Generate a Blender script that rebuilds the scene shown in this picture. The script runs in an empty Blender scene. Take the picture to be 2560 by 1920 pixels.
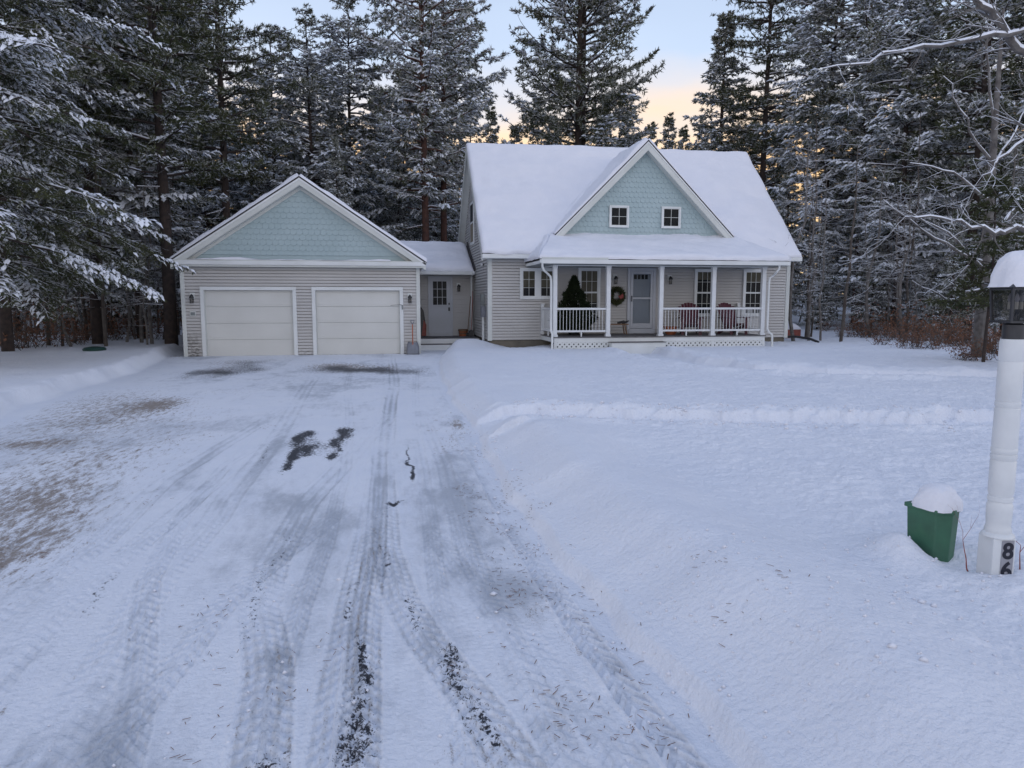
import bpy, math, random
import numpy as np
from mathutils import Vector, Matrix
S = bpy.context.scene
COL = S.collection
PI = math.pi

# ------------------------------------------------------------------ camera
CF, CYAW, CPIT, CH = 1815.8, .1772, .1169, 1.858
fw = np.array([math.sin(CYAW)*math.cos(CPIT), math.cos(CYAW)*math.cos(CPIT), -math.sin(CPIT)])
rt = np.array([math.cos(CYAW), -math.sin(CYAW), 0.0]); up = np.cross(rt, fw)
cam = bpy.data.objects.new('camera', bpy.data.cameras.new('camera'))
cam.matrix_world = Matrix(((rt[0], up[0], -fw[0], 0), (rt[1], up[1], -fw[1], 0), (rt[2], up[2], -fw[2], CH), (0, 0, 0, 1)))
cam.data.sensor_width = 36; cam.data.lens = CF/2560*36
cam.data.clip_start = .05; cam.data.clip_end = 1200
COL.objects.link(cam); S.camera = cam

# ------------------------------------------------------------------ world (dusk sky, low warm glow behind the woods)
W = bpy.data.worlds.new('World'); S.world = W; W.use_nodes = True
n = W.node_tree.nodes; l = W.node_tree.links; n.clear()
out = n.new('ShaderNodeOutputWorld'); bg = n.new('ShaderNodeBackground')
sky = n.new('ShaderNodeTexSky'); sky.sky_type = 'NISHITA'; sky.sun_disc = False
SUN_EL, SUN_ROT = math.radians(3.0), math.radians(-6)
sky.sun_elevation = SUN_EL; sky.sun_rotation = SUN_ROT; sky.altitude = 200; sky.air_density = 1.0; sky.dust_density = .6; sky.ozone_density = 2.0
tc = n.new('ShaderNodeTexCoord'); sep = n.new('ShaderNodeSeparateXYZ'); l.new(tc.outputs['Generated'], sep.inputs[0])
# thin evening cloud veil: pale blue overhead, peach cloud low towards the sunset
ramp = n.new('ShaderNodeValToRGB'); ramp.color_ramp.elements[0].position = 0.0; ramp.color_ramp.elements[0].color = (9.5, 6.6, 3.4, 1)
for p, c in ((.175, (9.6, 6.2, 3.2, 1)), (.22, (8.5, 6.4, 4.6, 1)), (.255, (6.3, 6.1, 6.4, 1)), (.31, (4.6, 5.6, 7.3, 1)), (.60, (2.8, 3.5, 5.2, 1))):
    e = ramp.color_ramp.elements.new(p); e.color = c
ramp.color_ramp.elements[-1].position = 1.0; ramp.color_ramp.elements[-1].color = (3.6, 4.4, 6.4, 1)
back = n.new('ShaderNodeValToRGB'); back.color_ramp.elements[0].position = 0.0; back.color_ramp.elements[0].color = (9.5, 9.0, 9.0, 1)
back.color_ramp.elements[1].position = .75; back.color_ramp.elements[1].color = (3.6, 4.4, 6.4, 1)
e = back.color_ramp.elements.new(.3); e.color = (9.2, 9.1, 9.8, 1)
mr = n.new('ShaderNodeMapRange'); mr.interpolation_type = 'SMOOTHSTEP'; mr.inputs['From Min'].default_value = -.25; mr.inputs['From Max'].default_value = .45; l.new(sep.outputs[1], mr.inputs['Value'])
nz = n.new('ShaderNodeTexNoise'); nz.inputs['Scale'].default_value = 5; nz.inputs['Detail'].default_value = 6
mp = n.new('ShaderNodeMapping'); mp.inputs['Scale'].default_value = (1, 1, 3.0); l.new(tc.outputs['Generated'], mp.inputs[0]); l.new(mp.outputs[0], nz.inputs['Vector'])
ma = n.new('ShaderNodeMath'); ma.operation = 'MULTIPLY_ADD'; ma.inputs[1].default_value = .10; l.new(nz.outputs['Fac'], ma.inputs[0]);
sb_ = n.new('ShaderNodeMath'); sb_.operation = 'SUBTRACT'; l.new(sep.outputs[2], sb_.inputs[0]); sb_.inputs[1].default_value = .045
l.new(sb_.outputs[0], ma.inputs[2]); l.new(ma.outputs[0], ramp.inputs['Fac'])
mix = n.new('ShaderNodeMix'); mix.data_type = 'RGBA'; mix.inputs[0].default_value = .88
mixb = n.new('ShaderNodeMix'); mixb.data_type = 'RGBA'; l.new(mr.outputs[0], mixb.inputs[0]); l.new(back.outputs[0], mixb.inputs[6]); l.new(ramp.outputs[0], mixb.inputs[7]); l.new(sep.outputs[2], back.inputs['Fac'])
l.new(sky.outputs[0], mix.inputs[6]); l.new(mixb.outputs[2], mix.inputs[7])
l.new(mix.outputs[2], bg.inputs['Color']); bg.inputs['Strength'].default_value = .10
l.new(bg.outputs[0], out.inputs[0])
sun = bpy.data.objects.new('sun', bpy.data.lights.new('sun', 'SUN')); COL.objects.link(sun)
sun.data.energy = .35; sun.data.angle = math.radians(12); sun.data.color = (1, .72, .5)
sd = Vector((math.sin(SUN_ROT)*math.cos(SUN_EL), math.cos(SUN_ROT)*math.cos(SUN_EL), math.sin(SUN_EL)))
sun.rotation_euler = sd.to_track_quat('Z', 'Y').to_euler(); sun.location = sd*200
S.view_settings.view_transform = 'Standard'; S.view_settings.look = 'None'; S.view_settings.exposure = 0.60; S.view_settings.gamma = 1
S.render.resolution_x = 1024; S.render.resolution_y = 768

# ------------------------------------------------------------------ helpers
RNG = np.random.default_rng(7)
MATS = {}
def mat(name, col, rough=.6, noise=None, metal=0, spec=.5, bump=None, bscale=30):
    m = bpy.data.materials.new(name); m.use_nodes = True; nt = m.node_tree; b = nt.nodes['Principled BSDF']
    b.inputs['Base Color'].default_value = (*col, 1); b.inputs['Roughness'].default_value = rough; b.inputs['Metallic'].default_value = metal
    b.inputs['Specular IOR Level'].default_value = spec
    if noise or bump:
        t = nt.nodes.new('ShaderNodeTexCoord'); g = nt.nodes.new('ShaderNodeTexNoise'); g.inputs['Detail'].default_value = 5
        g.inputs['Scale'].default_value = bscale; nt.links.new(t.outputs['Object'], g.inputs['Vector'])
    if noise:
        c2, sc = noise
        g2 = nt.nodes.new('ShaderNodeTexNoise'); g2.inputs['Scale'].default_value = sc; g2.inputs['Detail'].default_value = 6
        nt.links.new(t.outputs['Object'], g2.inputs['Vector'])
        r = nt.nodes.new('ShaderNodeMapRange'); r.inputs['From Min'].default_value = .35; r.inputs['From Max'].default_value = .65
        nt.links.new(g2.outputs['Fac'], r.inputs['Value'])
        x = nt.nodes.new('ShaderNodeMix'); x.data_type = 'RGBA'; x.inputs[6].default_value = (*col, 1); x.inputs[7].default_value = (*c2, 1)
        nt.links.new(r.outputs[0], x.inputs[0]); nt.links.new(x.outputs[2], b.inputs['Base Color'])
    if bump:
        bp = nt.nodes.new('ShaderNodeBump'); bp.inputs['Distance'].default_value = bump; bp.inputs['Strength'].default_value = 1
        nt.links.new(g.outputs['Fac'], bp.inputs['Height']); nt.links.new(bp.outputs[0], b.inputs['Normal'])
    MATS[name] = m; return m
mat('white', (.68, .70, .70), .45, ((.60, .62, .61), 1.3))
mat('white_post', (.66, .68, .69), .4, ((.60, .62, .63), 6))
mat('trim', (.58, .60, .575), .5, ((.52, .54, .515), 1.5))
mat('siding', (.49, .48, .465), .55, ((.45, .44, .425), .9))
def add_stain(name, col, x0, x1, z1):
    m = MATS[name]; nt = m.node_tree; N = nt.nodes; L = nt.links; b = N['Principled BSDF']; src = b.inputs['Base Color'].links[0].from_socket
    t = N.new('ShaderNodeTexCoord'); sp = N.new('ShaderNodeSeparateXYZ'); L.new(t.outputs['Object'], sp.inputs[0])
    def rg_(v, a, c):
        q = N.new('ShaderNodeMapRange'); q.interpolation_type = 'SMOOTHSTEP'; L.new(v, q.inputs['Value']); q.inputs['From Min'].default_value = a; q.inputs['From Max'].default_value = c; return q.outputs[0]
    def mu(a, c, op='MULTIPLY'):
        q = N.new('ShaderNodeMath'); q.operation = op
        for i, v in enumerate((a, c)):
            if isinstance(v, float): q.inputs[i].default_value = v
            else: L.new(v, q.inputs[i])
        return q.outputs[0]
    g = N.new('ShaderNodeTexNoise'); g.inputs['Scale'].default_value = 9; g.inputs['Detail'].default_value = 8; mp_ = N.new('ShaderNodeMapping'); mp_.inputs['Scale'].default_value = (1, 1, 2.5); L.new(t.outputs['Object'], mp_.inputs[0]); L.new(mp_.outputs[0], g.inputs['Vector'])
    zf = rg_(sp.outputs[2], z1, .0); xf = rg_(sp.outputs[0], x1, x0); low = rg_(sp.outputs[2], .32, .0)
    f = mu(mu(zf, xf), rg_(g.outputs['Fac'], .38, .62)); f2 = mu(mu(low, rg_(g.outputs['Fac'], .42, .7)), .6); f = mu(f, f2, 'MAXIMUM')
    x = N.new('ShaderNodeMix'); x.data_type = 'RGBA'; L.new(f, x.inputs[0]); L.new(src, x.inputs[6]); x.inputs[7].default_value = (*col, 1); L.new(x.outputs[2], b.inputs['Base Color'])
add_stain('siding', (.13, .12, .11), -5.9, -5.6, 1.15)
mat('teal', (.36, .45, .465), .6, ((.325, .415, .43), 1.2))
mat('door_white', (.60, .60, .57), .5, ((.56, .56, .53), 1.0))
mat('entry_white', (.44, .46, .50), .4, ((.41, .43, .46), 2))
mat('black', (.012, .012, .014), .4, ((.02, .02, .022), 8))
mat('dark_metal', (.02, .022, .026), .35, ((.035, .035, .04), 12))
mat('roof', (.045, .042, .045), .9, ((.07, .065, .065), 20))
mat('snow', (.74, .745, .79), .75, ((.71, .72, .77), 2.0), spec=.25, bump=.012, bscale=14)
mat('tree_snow', (.80, .82, .88), .8, ((.72, .75, .80), 9), spec=.2)
mat('concrete', (.17, .15, .12), .9, ((.12, .11, .09), 3), bump=.003)
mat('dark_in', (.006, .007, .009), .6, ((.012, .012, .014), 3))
mat('shade', (.20, .175, .125), .9, ((.17, .145, .10), 4))
mat('deck', (.09, .085, .085), .8, ((.13, .125, .125), 6))
mat('maroon', (.085, .013, .026), .45, ((.065, .011, .02), 9))
mat('terracotta', (.38, .12, .05), .8, ((.28, .09, .04), 9))
mat('wood', (.20, .12, .07), .7, ((.14, .08, .045), 9))
mat('red_wood', (.28, .07, .05), .6, ((.20, .05, .04), 9))
mat('grey_plastic', (.18, .19, .22), .45, ((.14, .15, .17), 6))
mat('orange', (.42, .10, .03), .5, ((.34, .08, .03), 8))
mat('green_plastic', (.045, .145, .085), .6, ((.035, .105, .065), 7), bump=.001, bscale=90)
mat('dark_green', (.012, .05, .04), .5, ((.01, .035, .03), 4))
mat('meter', (.20, .22, .22), .5, ((.16, .18, .18), 5))
mat('needle', (.045, .056, .028), .8, ((.080, .085, .040), 1.1), spec=.2)
mat('frost', (.50, .51, .48), .85, ((.28, .29, .26), 2.0), spec=.2)
mat('needle_dark', (.014, .020, .010), .8, ((.022, .032, .014), 3), spec=.15)
mat('needle_near', (.030, .045, .018), .8, ((.055, .070, .022), 1.3), spec=.2)
mat('bark', (.060, .042, .035), .95, ((.030, .024, .022), 6), bump=.02, bscale=25)
mat('bark_brown', (.115, .055, .040), .95, ((.060, .034, .028), 5), bump=.02, bscale=25)
mat('bark_grey', (.16, .15, .14), .95, ((.085, .075, .07), 7), bump=.01, bscale=25)
mat('twig', (.05, .038, .032), .9, ((.09, .08, .07), 5))
mat('ice_lip', (.6, .63, .68), .3, ((.55, .58, .64), 5))
mat('leaf_brown', (.19, .085, .045), .8, ((.10, .05, .03), 3))
mat('bow_red', (.22, .018, .014), .5, ((.25, .015, .01), 10))
mat('plate', (.30, .30, .33), .4, ((.27, .27, .30), 10))
mat('ink', (.006, .007, .018), .4, ((.01, .01, .02), 10))
mat('lamp_cream', (.50, .48, .42), .5, ((.45, .43, .38), 10))
mat('brass', (.30, .22, .10), .35, ((.24, .17, .08), 10), metal=.8)
def glassmat(name, tint, amt):
    m = bpy.data.materials.new(name); m.use_nodes = True; nt = m.node_tree; nt.nodes.clear()
    o = nt.nodes.new('ShaderNodeOutputMaterial'); t = nt.nodes.new('ShaderNodeBsdfTransparent'); t.inputs[0].default_value = (*tint, 1)
    g = nt.nodes.new('ShaderNodeBsdfGlossy'); g.inputs['Roughness'].default_value = .03; g.inputs[0].default_value = (.9, .9, .9, 1)
    fr = nt.nodes.new('ShaderNodeFresnel'); fr.inputs[0].default_value = amt
    x = nt.nodes.new('ShaderNodeMixShader'); nt.links.new(fr.outputs[0], x.inputs[0]); nt.links.new(t.outputs[0], x.inputs[1]); nt.links.new(g.outputs[0], x.inputs[2])
    nt.links.new(x.outputs[0], o.inputs[0]); MATS[name] = m
glassmat('glass', (.65, .68, .70), 1.16)
glassmat('lamp_glass', (.62, .62, .62), 1.4)

def tag(o, label=None, cat=None, group=None, kind=None):
    if label: o['label'] = label
    if cat: o['category'] = cat
    if group: o['group'] = group
    if kind: o['kind'] = kind
    return o
def empty(name, loc=(0, 0, 0), rz=0, label=None, cat=None, group=None):
    o = bpy.data.objects.new(name, None); COL.objects.link(o); o.location = loc; o.rotation_euler.z = rz; o.empty_display_size = .1
    return tag(o, label, cat, group)
def npmesh(name, V, F, mi=None, mats=(), smooth=False):
    """V (n,3) ; F (m,k) constant k  or list of such arrays"""
    me = bpy.data.meshes.new(name)
    Fs = F if isinstance(F, (list, tuple)) else [F]
    Fs = [np.asarray(f, dtype=np.int32) for f in Fs if len(f)]
    me.vertices.add(len(V)); me.vertices.foreach_set('co', np.asarray(V, dtype=np.float32).ravel())
    nl = sum(f.size for f in Fs); npoly = sum(len(f) for f in Fs)
    me.loops.add(nl); me.polygons.add(npoly)
    me.loops.foreach_set('vertex_index', np.concatenate([f.ravel() for f in Fs]))
    tot = np.concatenate([np.full(len(f), f.shape[1], dtype=np.int32) for f in Fs])
    st = np.concatenate([[0], np.cumsum(tot)[:-1]]).astype(np.int32)
    me.polygons.foreach_set('loop_start', st)
    try: me.polygons.foreach_set('loop_total', tot)
    except Exception: pass
    if mi is not None: me.polygons.foreach_set('material_index', np.asarray(mi, dtype=np.int32))
    if smooth: me.polygons.foreach_set('use_smooth', np.ones(npoly, dtype=bool))
    for m in mats: me.materials.append(MATS[m])
    me.update(calc_edges=True); me.validate(clean_customdata=False)
    return me
def link(name, me, parent=None, loc=(0, 0, 0), rz=0):
    o = bpy.data.objects.new(name, me); COL.objects.link(o); o.location = loc; o.rotation_euler.z = rz
    if parent: o.parent = parent
    return o
class MB:
    def __init__(s): s.v = []; s.f = []; s.m = []; s.ms = []
    def mi(s, m):
        if m not in s.ms: s.ms.append(m)
        return s.ms.index(m)
    def face(s, pts, m):
        i = len(s.v); s.v += [tuple(p) for p in pts]; s.f.append(tuple(range(i, i+len(pts)))); s.m.append(s.mi(m))
    def poly(s, V, F, m):
        i = len(s.v); s.v += [tuple(p) for p in V]
        for f in F: s.f.append(tuple(i+k for k in f)); s.m.append(s.mi(m))
    def box(s, x0, x1, y0, y1, z0, z1, m, b=0):
        V = [(x, y, z) for z in (z0, z1) for y in (y0, y1) for x in (x0, x1)]
        s.poly(V, [(0, 2, 3, 1), (4, 5, 7, 6), (0, 1, 5, 4), (2, 6, 7, 3), (0, 4, 6, 2), (1, 3, 7, 5)], m)
    def extr(s, pts, d, m):   # prism: polygon pts (3D), extruded by vector d
        k = len(pts); V = [tuple(p) for p in pts]+[(p[0]+d[0], p[1]+d[1], p[2]+d[2]) for p in pts]
        F = [tuple(range(k))[::-1], tuple(range(k, 2*k))]+[(i, (i+1) % k, k+(i+1) % k, k+i) for i in range(k)]
        s.poly(V, F, m)
    def beam(s, a, b, w, h, m):  # rectangular bar from a to b; w horizontal width, h other
        a = Vector(a); b = Vector(b); d = (b-a).normalized(); ref = Vector((0, 0, 1)) if abs(d.z) < .95 else Vector((1, 0, 0))
        x = d.cross(ref).normalized()*w/2; y = x.cross(d).normalized()*h/2
        V = [a-x-y, a+x-y, a+x+y, a-x+y, b-x-y, b+x-y, b+x+y, b-x+y]
        s.poly(V, [(0, 3, 2, 1), (4, 5, 6, 7), (0, 1, 5, 4), (1, 2, 6, 5), (2, 3, 7, 6), (3, 0, 4, 7)], m)
    def tube(s, pts, rad, m, n=8, cap=True):
        pts = [Vector(p) for p in pts]; rad = rad if isinstance(rad, (list, tuple)) else [rad]*len(pts)
        i0 = len(s.v); px = None
        for i, p in enumerate(pts):
            d = (pts[min(i+1, len(pts)-1)]-pts[max(i-1, 0)]).normalized()
            ref = px if px is not None else (Vector((0, 0, 1)) if abs(d.z) < .9 else Vector((1, 0, 0)))
            x = (ref-d*ref.dot(d)); x = x.normalized() if x.length > 1e-6 else d.orthogonal().normalized(); px = x; y = d.cross(x)
            for k in range(n):
                a = 2*PI*k/n; q = p+(x*math.cos(a)+y*math.sin(a))*rad[i]; s.v.append(tuple(q))
        for i in range(len(pts)-1):
            for k in range(n):
                a = i0+i*n+k; b = i0+i*n+(k+1) % n; s.f.append((a, b, b+n, a+n)); s.m.append(s.mi(m))
        if cap:
            s.f.append(tuple(i0+k for k in range(n))[::-1]); s.m.append(s.mi(m))
            s.f.append(tuple(i0+(len(pts)-1)*n+k for k in range(n))); s.m.append(s.mi(m))
    def lathe(s, prof, c, m, n=20):  # prof [(r,z)]
        s.tube([(c[0], c[1], c[2]+z) for r, z in prof], [max(r, .0005) for r, z in prof], m, n)
    def build(s, name, parent=None, smooth=False, bevel=0):
        me = bpy.data.meshes.new(name); me.from_pydata(s.v, [], s.f)
        for q in s.ms: me.materials.append(MATS[q])
        me.polygons.foreach_set('material_index', s.m)
        if smooth: me.polygons.foreach_set('use_smooth', [True]*len(s.f))
        me.update()
        o = link(name, me, parent)
        if smooth:
            try: me.set_sharp_from_angle(angle=math.radians(35))
            except Exception: pass
        if bevel:
            md = o.modifiers.new('b', 'BEVEL'); md.width = bevel; md.segments = 2; md.limit_method = 'ANGLE'
        return o
def vnoise(x, y, seed=0):
    """value noise, smooth, numpy arrays"""
    xi = np.floor(x).astype(np.int64); yi = np.floor(y).astype(np.int64); fx = x-xi; fy = y-yi
    fx = fx*fx*(3-2*fx); fy = fy*fy*(3-2*fy)
    def h(a, b):
        k = (a*374761393+b*668265263+seed*1442695041) & 0xffffffff
        k = ((k ^ (k >> 13))*1274126177) & 0xffffffff
        return ((k ^ (k >> 16)) & 0xffff)/65535.0
    return (h(xi, yi)*(1-fx)+h(xi+1, yi)*fx)*(1-fy)+(h(xi, yi+1)*(1-fx)+h(xi+1, yi+1)*fx)*fy
def fbm(x, y, seed=0, o=4, g=.5):
    a = 1; t = 0; s_ = 0
    for i in range(o): t = t+a*(vnoise(x*2**i, y*2**i, seed+i*7)-.5); s_ += a; a *= g
    return t/s_*2
def sst(a, b, x): t = np.clip((x-a)/(b-a), 0, 1); return t*t*(3-2*t)

# ------------------------------------------------------------------ terrain
def poly_dist(x, y, pts):
    """distance to polyline, and arc length param"""
    best = np.full(np.shape(x), 1e9); arc = np.zeros(np.shape(x)); side = np.zeros(np.shape(x)); acc = 0
    for (x0, y0), (x1, y1) in zip(pts[:-1], pts[1:]):
        dx, dy = x1-x0, y1-y0; L = math.hypot(dx, dy); t = np.clip(((x-x0)*dx+(y-y0)*dy)/(L*L), 0, 1)
        d = np.hypot(x-x0-t*dx, y-y0-t*dy); k = d < best
        best = np.where(k, d, best); arc = np.where(k, acc+t*L, arc); side = np.where(k, ((x-x0)*dy-(y-y0)*dx)/L, side); acc += L
    return best, arc, side
PATH1 = [(.6, 9.75), (1.9, 9.95), (3.2, 9.6), (4.6, 9.1), (6.2, 8.6), (8.4, 8.1), (14, 7.0), (22, 6)]
PATH2 = [(8.1, 22.6), (7.7, 20), (7.6, 17.5), (7.9, 15.3), (9.2, 13.8), (12, 12.9), (16, 12.0), (24, 10)]
DR_Y = [2, 3, 4, 5, 7, 9, 11, 13.3, 17.5, 21.5, 24.8, 25.6]; DR_X = [1.40, 1.33, 1.23, 1.17, 1.12, 1.2, 1.3, 1.22, 1.37, 1.62, 2.1, 3.4]
DL_Y = [2, 12, 14, 16, 17.5, 19.3, 22.9, 24.8, 26]; DL_X = [-5.7, -5.73, -6.05, -6.1, -6.07, -6.03, -6.5, -6.75, -6.75]
def height(x, y):
    x = np.asarray(x, dtype=float); y = np.asarray(y, dtype=float)
    xr = np.interp(y, DR_Y, DR_X)+.07*fbm(y*1.4, y*0+3, 5, 3); xl = np.interp(y, DL_Y, DL_X)+.15*fbm(y*.8, y*0+9, 6, 3)
    d = x-xr; e = xl-x
    w = np.where(y < 9, .8, .5)
    lawn = .72*sst(0, 1, d/w)+.28*sst(0, .10, d); lawnl = sst(0, 1, e/.45)
    back = sst(28.2, 28.8, y)*0
    lawn = np.maximum(lawn, 0)
    crest = .10*np.exp(-((d-.75)/.45)**2)*sst(9.2, 8.3, y)*sst(1.5, 3, y)
    ps = np.maximum(0, 0)
    hl = .30+.05*fbm(x*.25, y*.25, 1, 3)+.018*fbm(x*1.6, y*1.6, 2, 3)+crest
    # finer wind-ruffled crust (bushes of grass under snow)
    hl = hl+(.020*fbm(x*6, y*6, 3, 4)+.012*fbm(x*17, y*17, 31, 3))*(.22+.78*sst(1.0, 2.4, d))
    # second dip behind plough bank
    hl = hl-.07*np.exp(-((d-1.7)/.5)**2)*sst(8.5, 7, y)
    # path trenches
    d1, a1, s1 = poly_dist(x, y, PATH1); wob = .26*fbm(a1*1.3, a1*0+2, 11, 4)
    t1 = 1-sst(.44, .62, d1+wob+.10*fbm(x*7, y*7, 19, 2))
    hl = hl*(1-t1)+t1*(.13+.03*fbm(x*5, y*5, 12, 3))
    hl = hl+.045*np.exp(-((d1-.80)/.20)**2)*(.5+1.3*fbm(x*3.1, y*3.1, 13, 4))
    d2, a2, s2 = poly_dist(x, y, PATH2); t2 = 1-sst(.5, .75, d2+.15*fbm(a2, a2*0, 14, 3))
    hl = hl*(1-t2)+t2*(.13+.02*fbm(x*3, y*3, 15, 3))
    hl = hl+.10*np.exp(-((d2-1.0)/.25)**2)*(.7+.6*fbm(x*2.5, y*2.5, 16, 3))*sst(23, 21, y)
    # heap beside the entry steps, along the porch
    hl = hl+.20*np.exp(-((x-3.0)/.9)**2-((y-24.9)/.7)**2)+.10*np.exp(-((x-2.4)/.8)**2-((y-24.2)/.8)**2)
    hl = hl-.13*np.exp(-((x-4.6)/1.0)**2-((y-24.7)/.9)**2)
    hl = hl-.055*np.exp(-((y-22.7)/.9)**2)*sst(5, 5.6, x)*sst(13.6, 13, x)
    # post and box surroundings
    hl = hl+.06*np.exp(-((x-3.35)/.25)**2-((y-3.25)/.25)**2)
    hl = hl+.14*np.exp(-((x-3.16)/.13)**2-((y-3.92)/.20)**2)+.03*np.exp(-((x-2.9)/.5)**2-((y-3.8)/.4)**2)
    hl = hl-.06*np.exp(-((x-3.46)/.18)**2-((y-3.72)/.18)**2)
    # rough chunky foreground right of the bank
    rg = sst(3.8, 2.4, y)*sst(.8, 1.6, d)
    hl = hl+rg*(.02*np.abs(fbm(x*9, y*9, 21, 3)))
    L = .25+.04*fbm(x*.3, y*.3, 7, 3)+.02*fbm(x*1.5, y*1.5, 8, 3)+.006*fbm(x*9, y*9, 9, 2)
    chunk = .05*np.exp(-((e-.35)/.25)**2)*(.5+fbm(x*3, y*3, 17, 3))
    dv = .012*fbm(x*.6, y*.35, 4, 3)+.005*fbm(x*5, y*3, 41, 3)
    dv = dv+.016*np.exp(-((d+.25)/.2)**2)*(.6+fbm(x*6, y*6, 42, 2))
    # garage strip flat
    h = dv*(1-lawn)*(1-lawnl)+hl*lawn+(L+chunk)*lawnl
    h = np.where((x > -6.4) & (x < 1.35) & (y > 24.3), np.minimum(h, dv), h)
    # woods behind: gentle rolling, slow rise
    wd = sst(26, 60, y); h = h+wd*(.5+.35*fbm(x*.12, y*.12, 18, 3))
    wl = sst(-10, -30, x)*.4+sst(18, 45, x)*.5; h = h+wl*sst(5, 25, y)
    return h
# tyre tracks: centre line as X(Y), half width, kind
TR = [([(.30, 6), (.62, 4.2), (.85, 3.2), (1.0, 2)], .09, .7), ([(-3.3, 7), (-2.5, 4.6), (-1.9, 3.4), (-1.4, 2)], .10, .75), ([(-.2, 7), (-.95, 4.6), (-1.15, 3.2), (-1.2, 2)], .09, .6),
      ([(-.9, 22), (-.75, 16), (-.5, 11), (-.42, 8), (-.45, 5.5), (-.52, 4), (-.6, 2)], .07, .55), ([(.9, 20), (.62, 14), (.45, 10), (.40, 7), (.34, 5), (.3, 2)], .07, .5), ([(-2.6, 9), (-2.75, 7), (-2.9, 5), (-3.0, 3)], .09, .6), ([(-1.1, 12), (-1.75, 8.5), (-1.7, 6.5), (-1.55, 5), (-1.1, 3.2), (-.9, 2)], .08, .6),
      ([(.3, 25), (.25, 15.6), (.05, 11.2), (-.43, 8.3), (-.71, 6.6), (-.79, 5.2), (-.75, 4.4), (-.59, 3.6), (-.45, 2.2)], .12, 1.0),
      ([(.24, 15.1), (-.03, 9.4), (-.15, 5.4), (-.21, 4.1), (-.24, 3.3), (-.22, 2.2)], .10, .9),
      ([(.17, 14.3), (0, 7.9), (0, 5.4), (.09, 4.4), (.2, 3.8), (.4, 3.1), (.6, 2.2)], .11, .9),
      ([(-.05, 9.5), (-.06, 6.9), (-.09, 4.9), (-.13, 3.9), (-.13, 2.2)], .09, 1.0),
      ([(-1.6, 18), (-1.56, 15), (-1.41, 9.7), (-1.44, 7.1), (-1.42, 6.3), (-1.49, 4.9), (-1.41, 3.6), (-1.35, 2.2)], .13, .7),
      ([(-1.6, 14), (-1.83, 11.1), (-2.21, 7.8), (-2.15, 5.8), (-2.27, 4.6), (-2.3, 3), (-2.3, 2)], .12, .8),
      ([(-1.6, 9), (-1.69, 7.6), (-1.86, 5.6), (-1.94, 4.7), (-1.91, 3.8), (-1.8, 3), (-1.7, 2)], .11, .8),
      ([(1.04, 9), (1.04, 7.1), (1.02, 5.3), (1.05, 4.5), (1.06, 3.8), (1.10, 3.1), (1.14, 2.8), (1.2, 2.0)], .075, 1.3),
      ([(.62, 12), (.66, 8), (.60, 5.5), (.62, 4.4), (.66, 3.4), (.72, 2.2)], .09, .6)]
def blob(x, y, cx, cy, rx, ry): return np.exp(-((x-cx)/rx)**2-((y-cy)/ry)**2)
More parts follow.
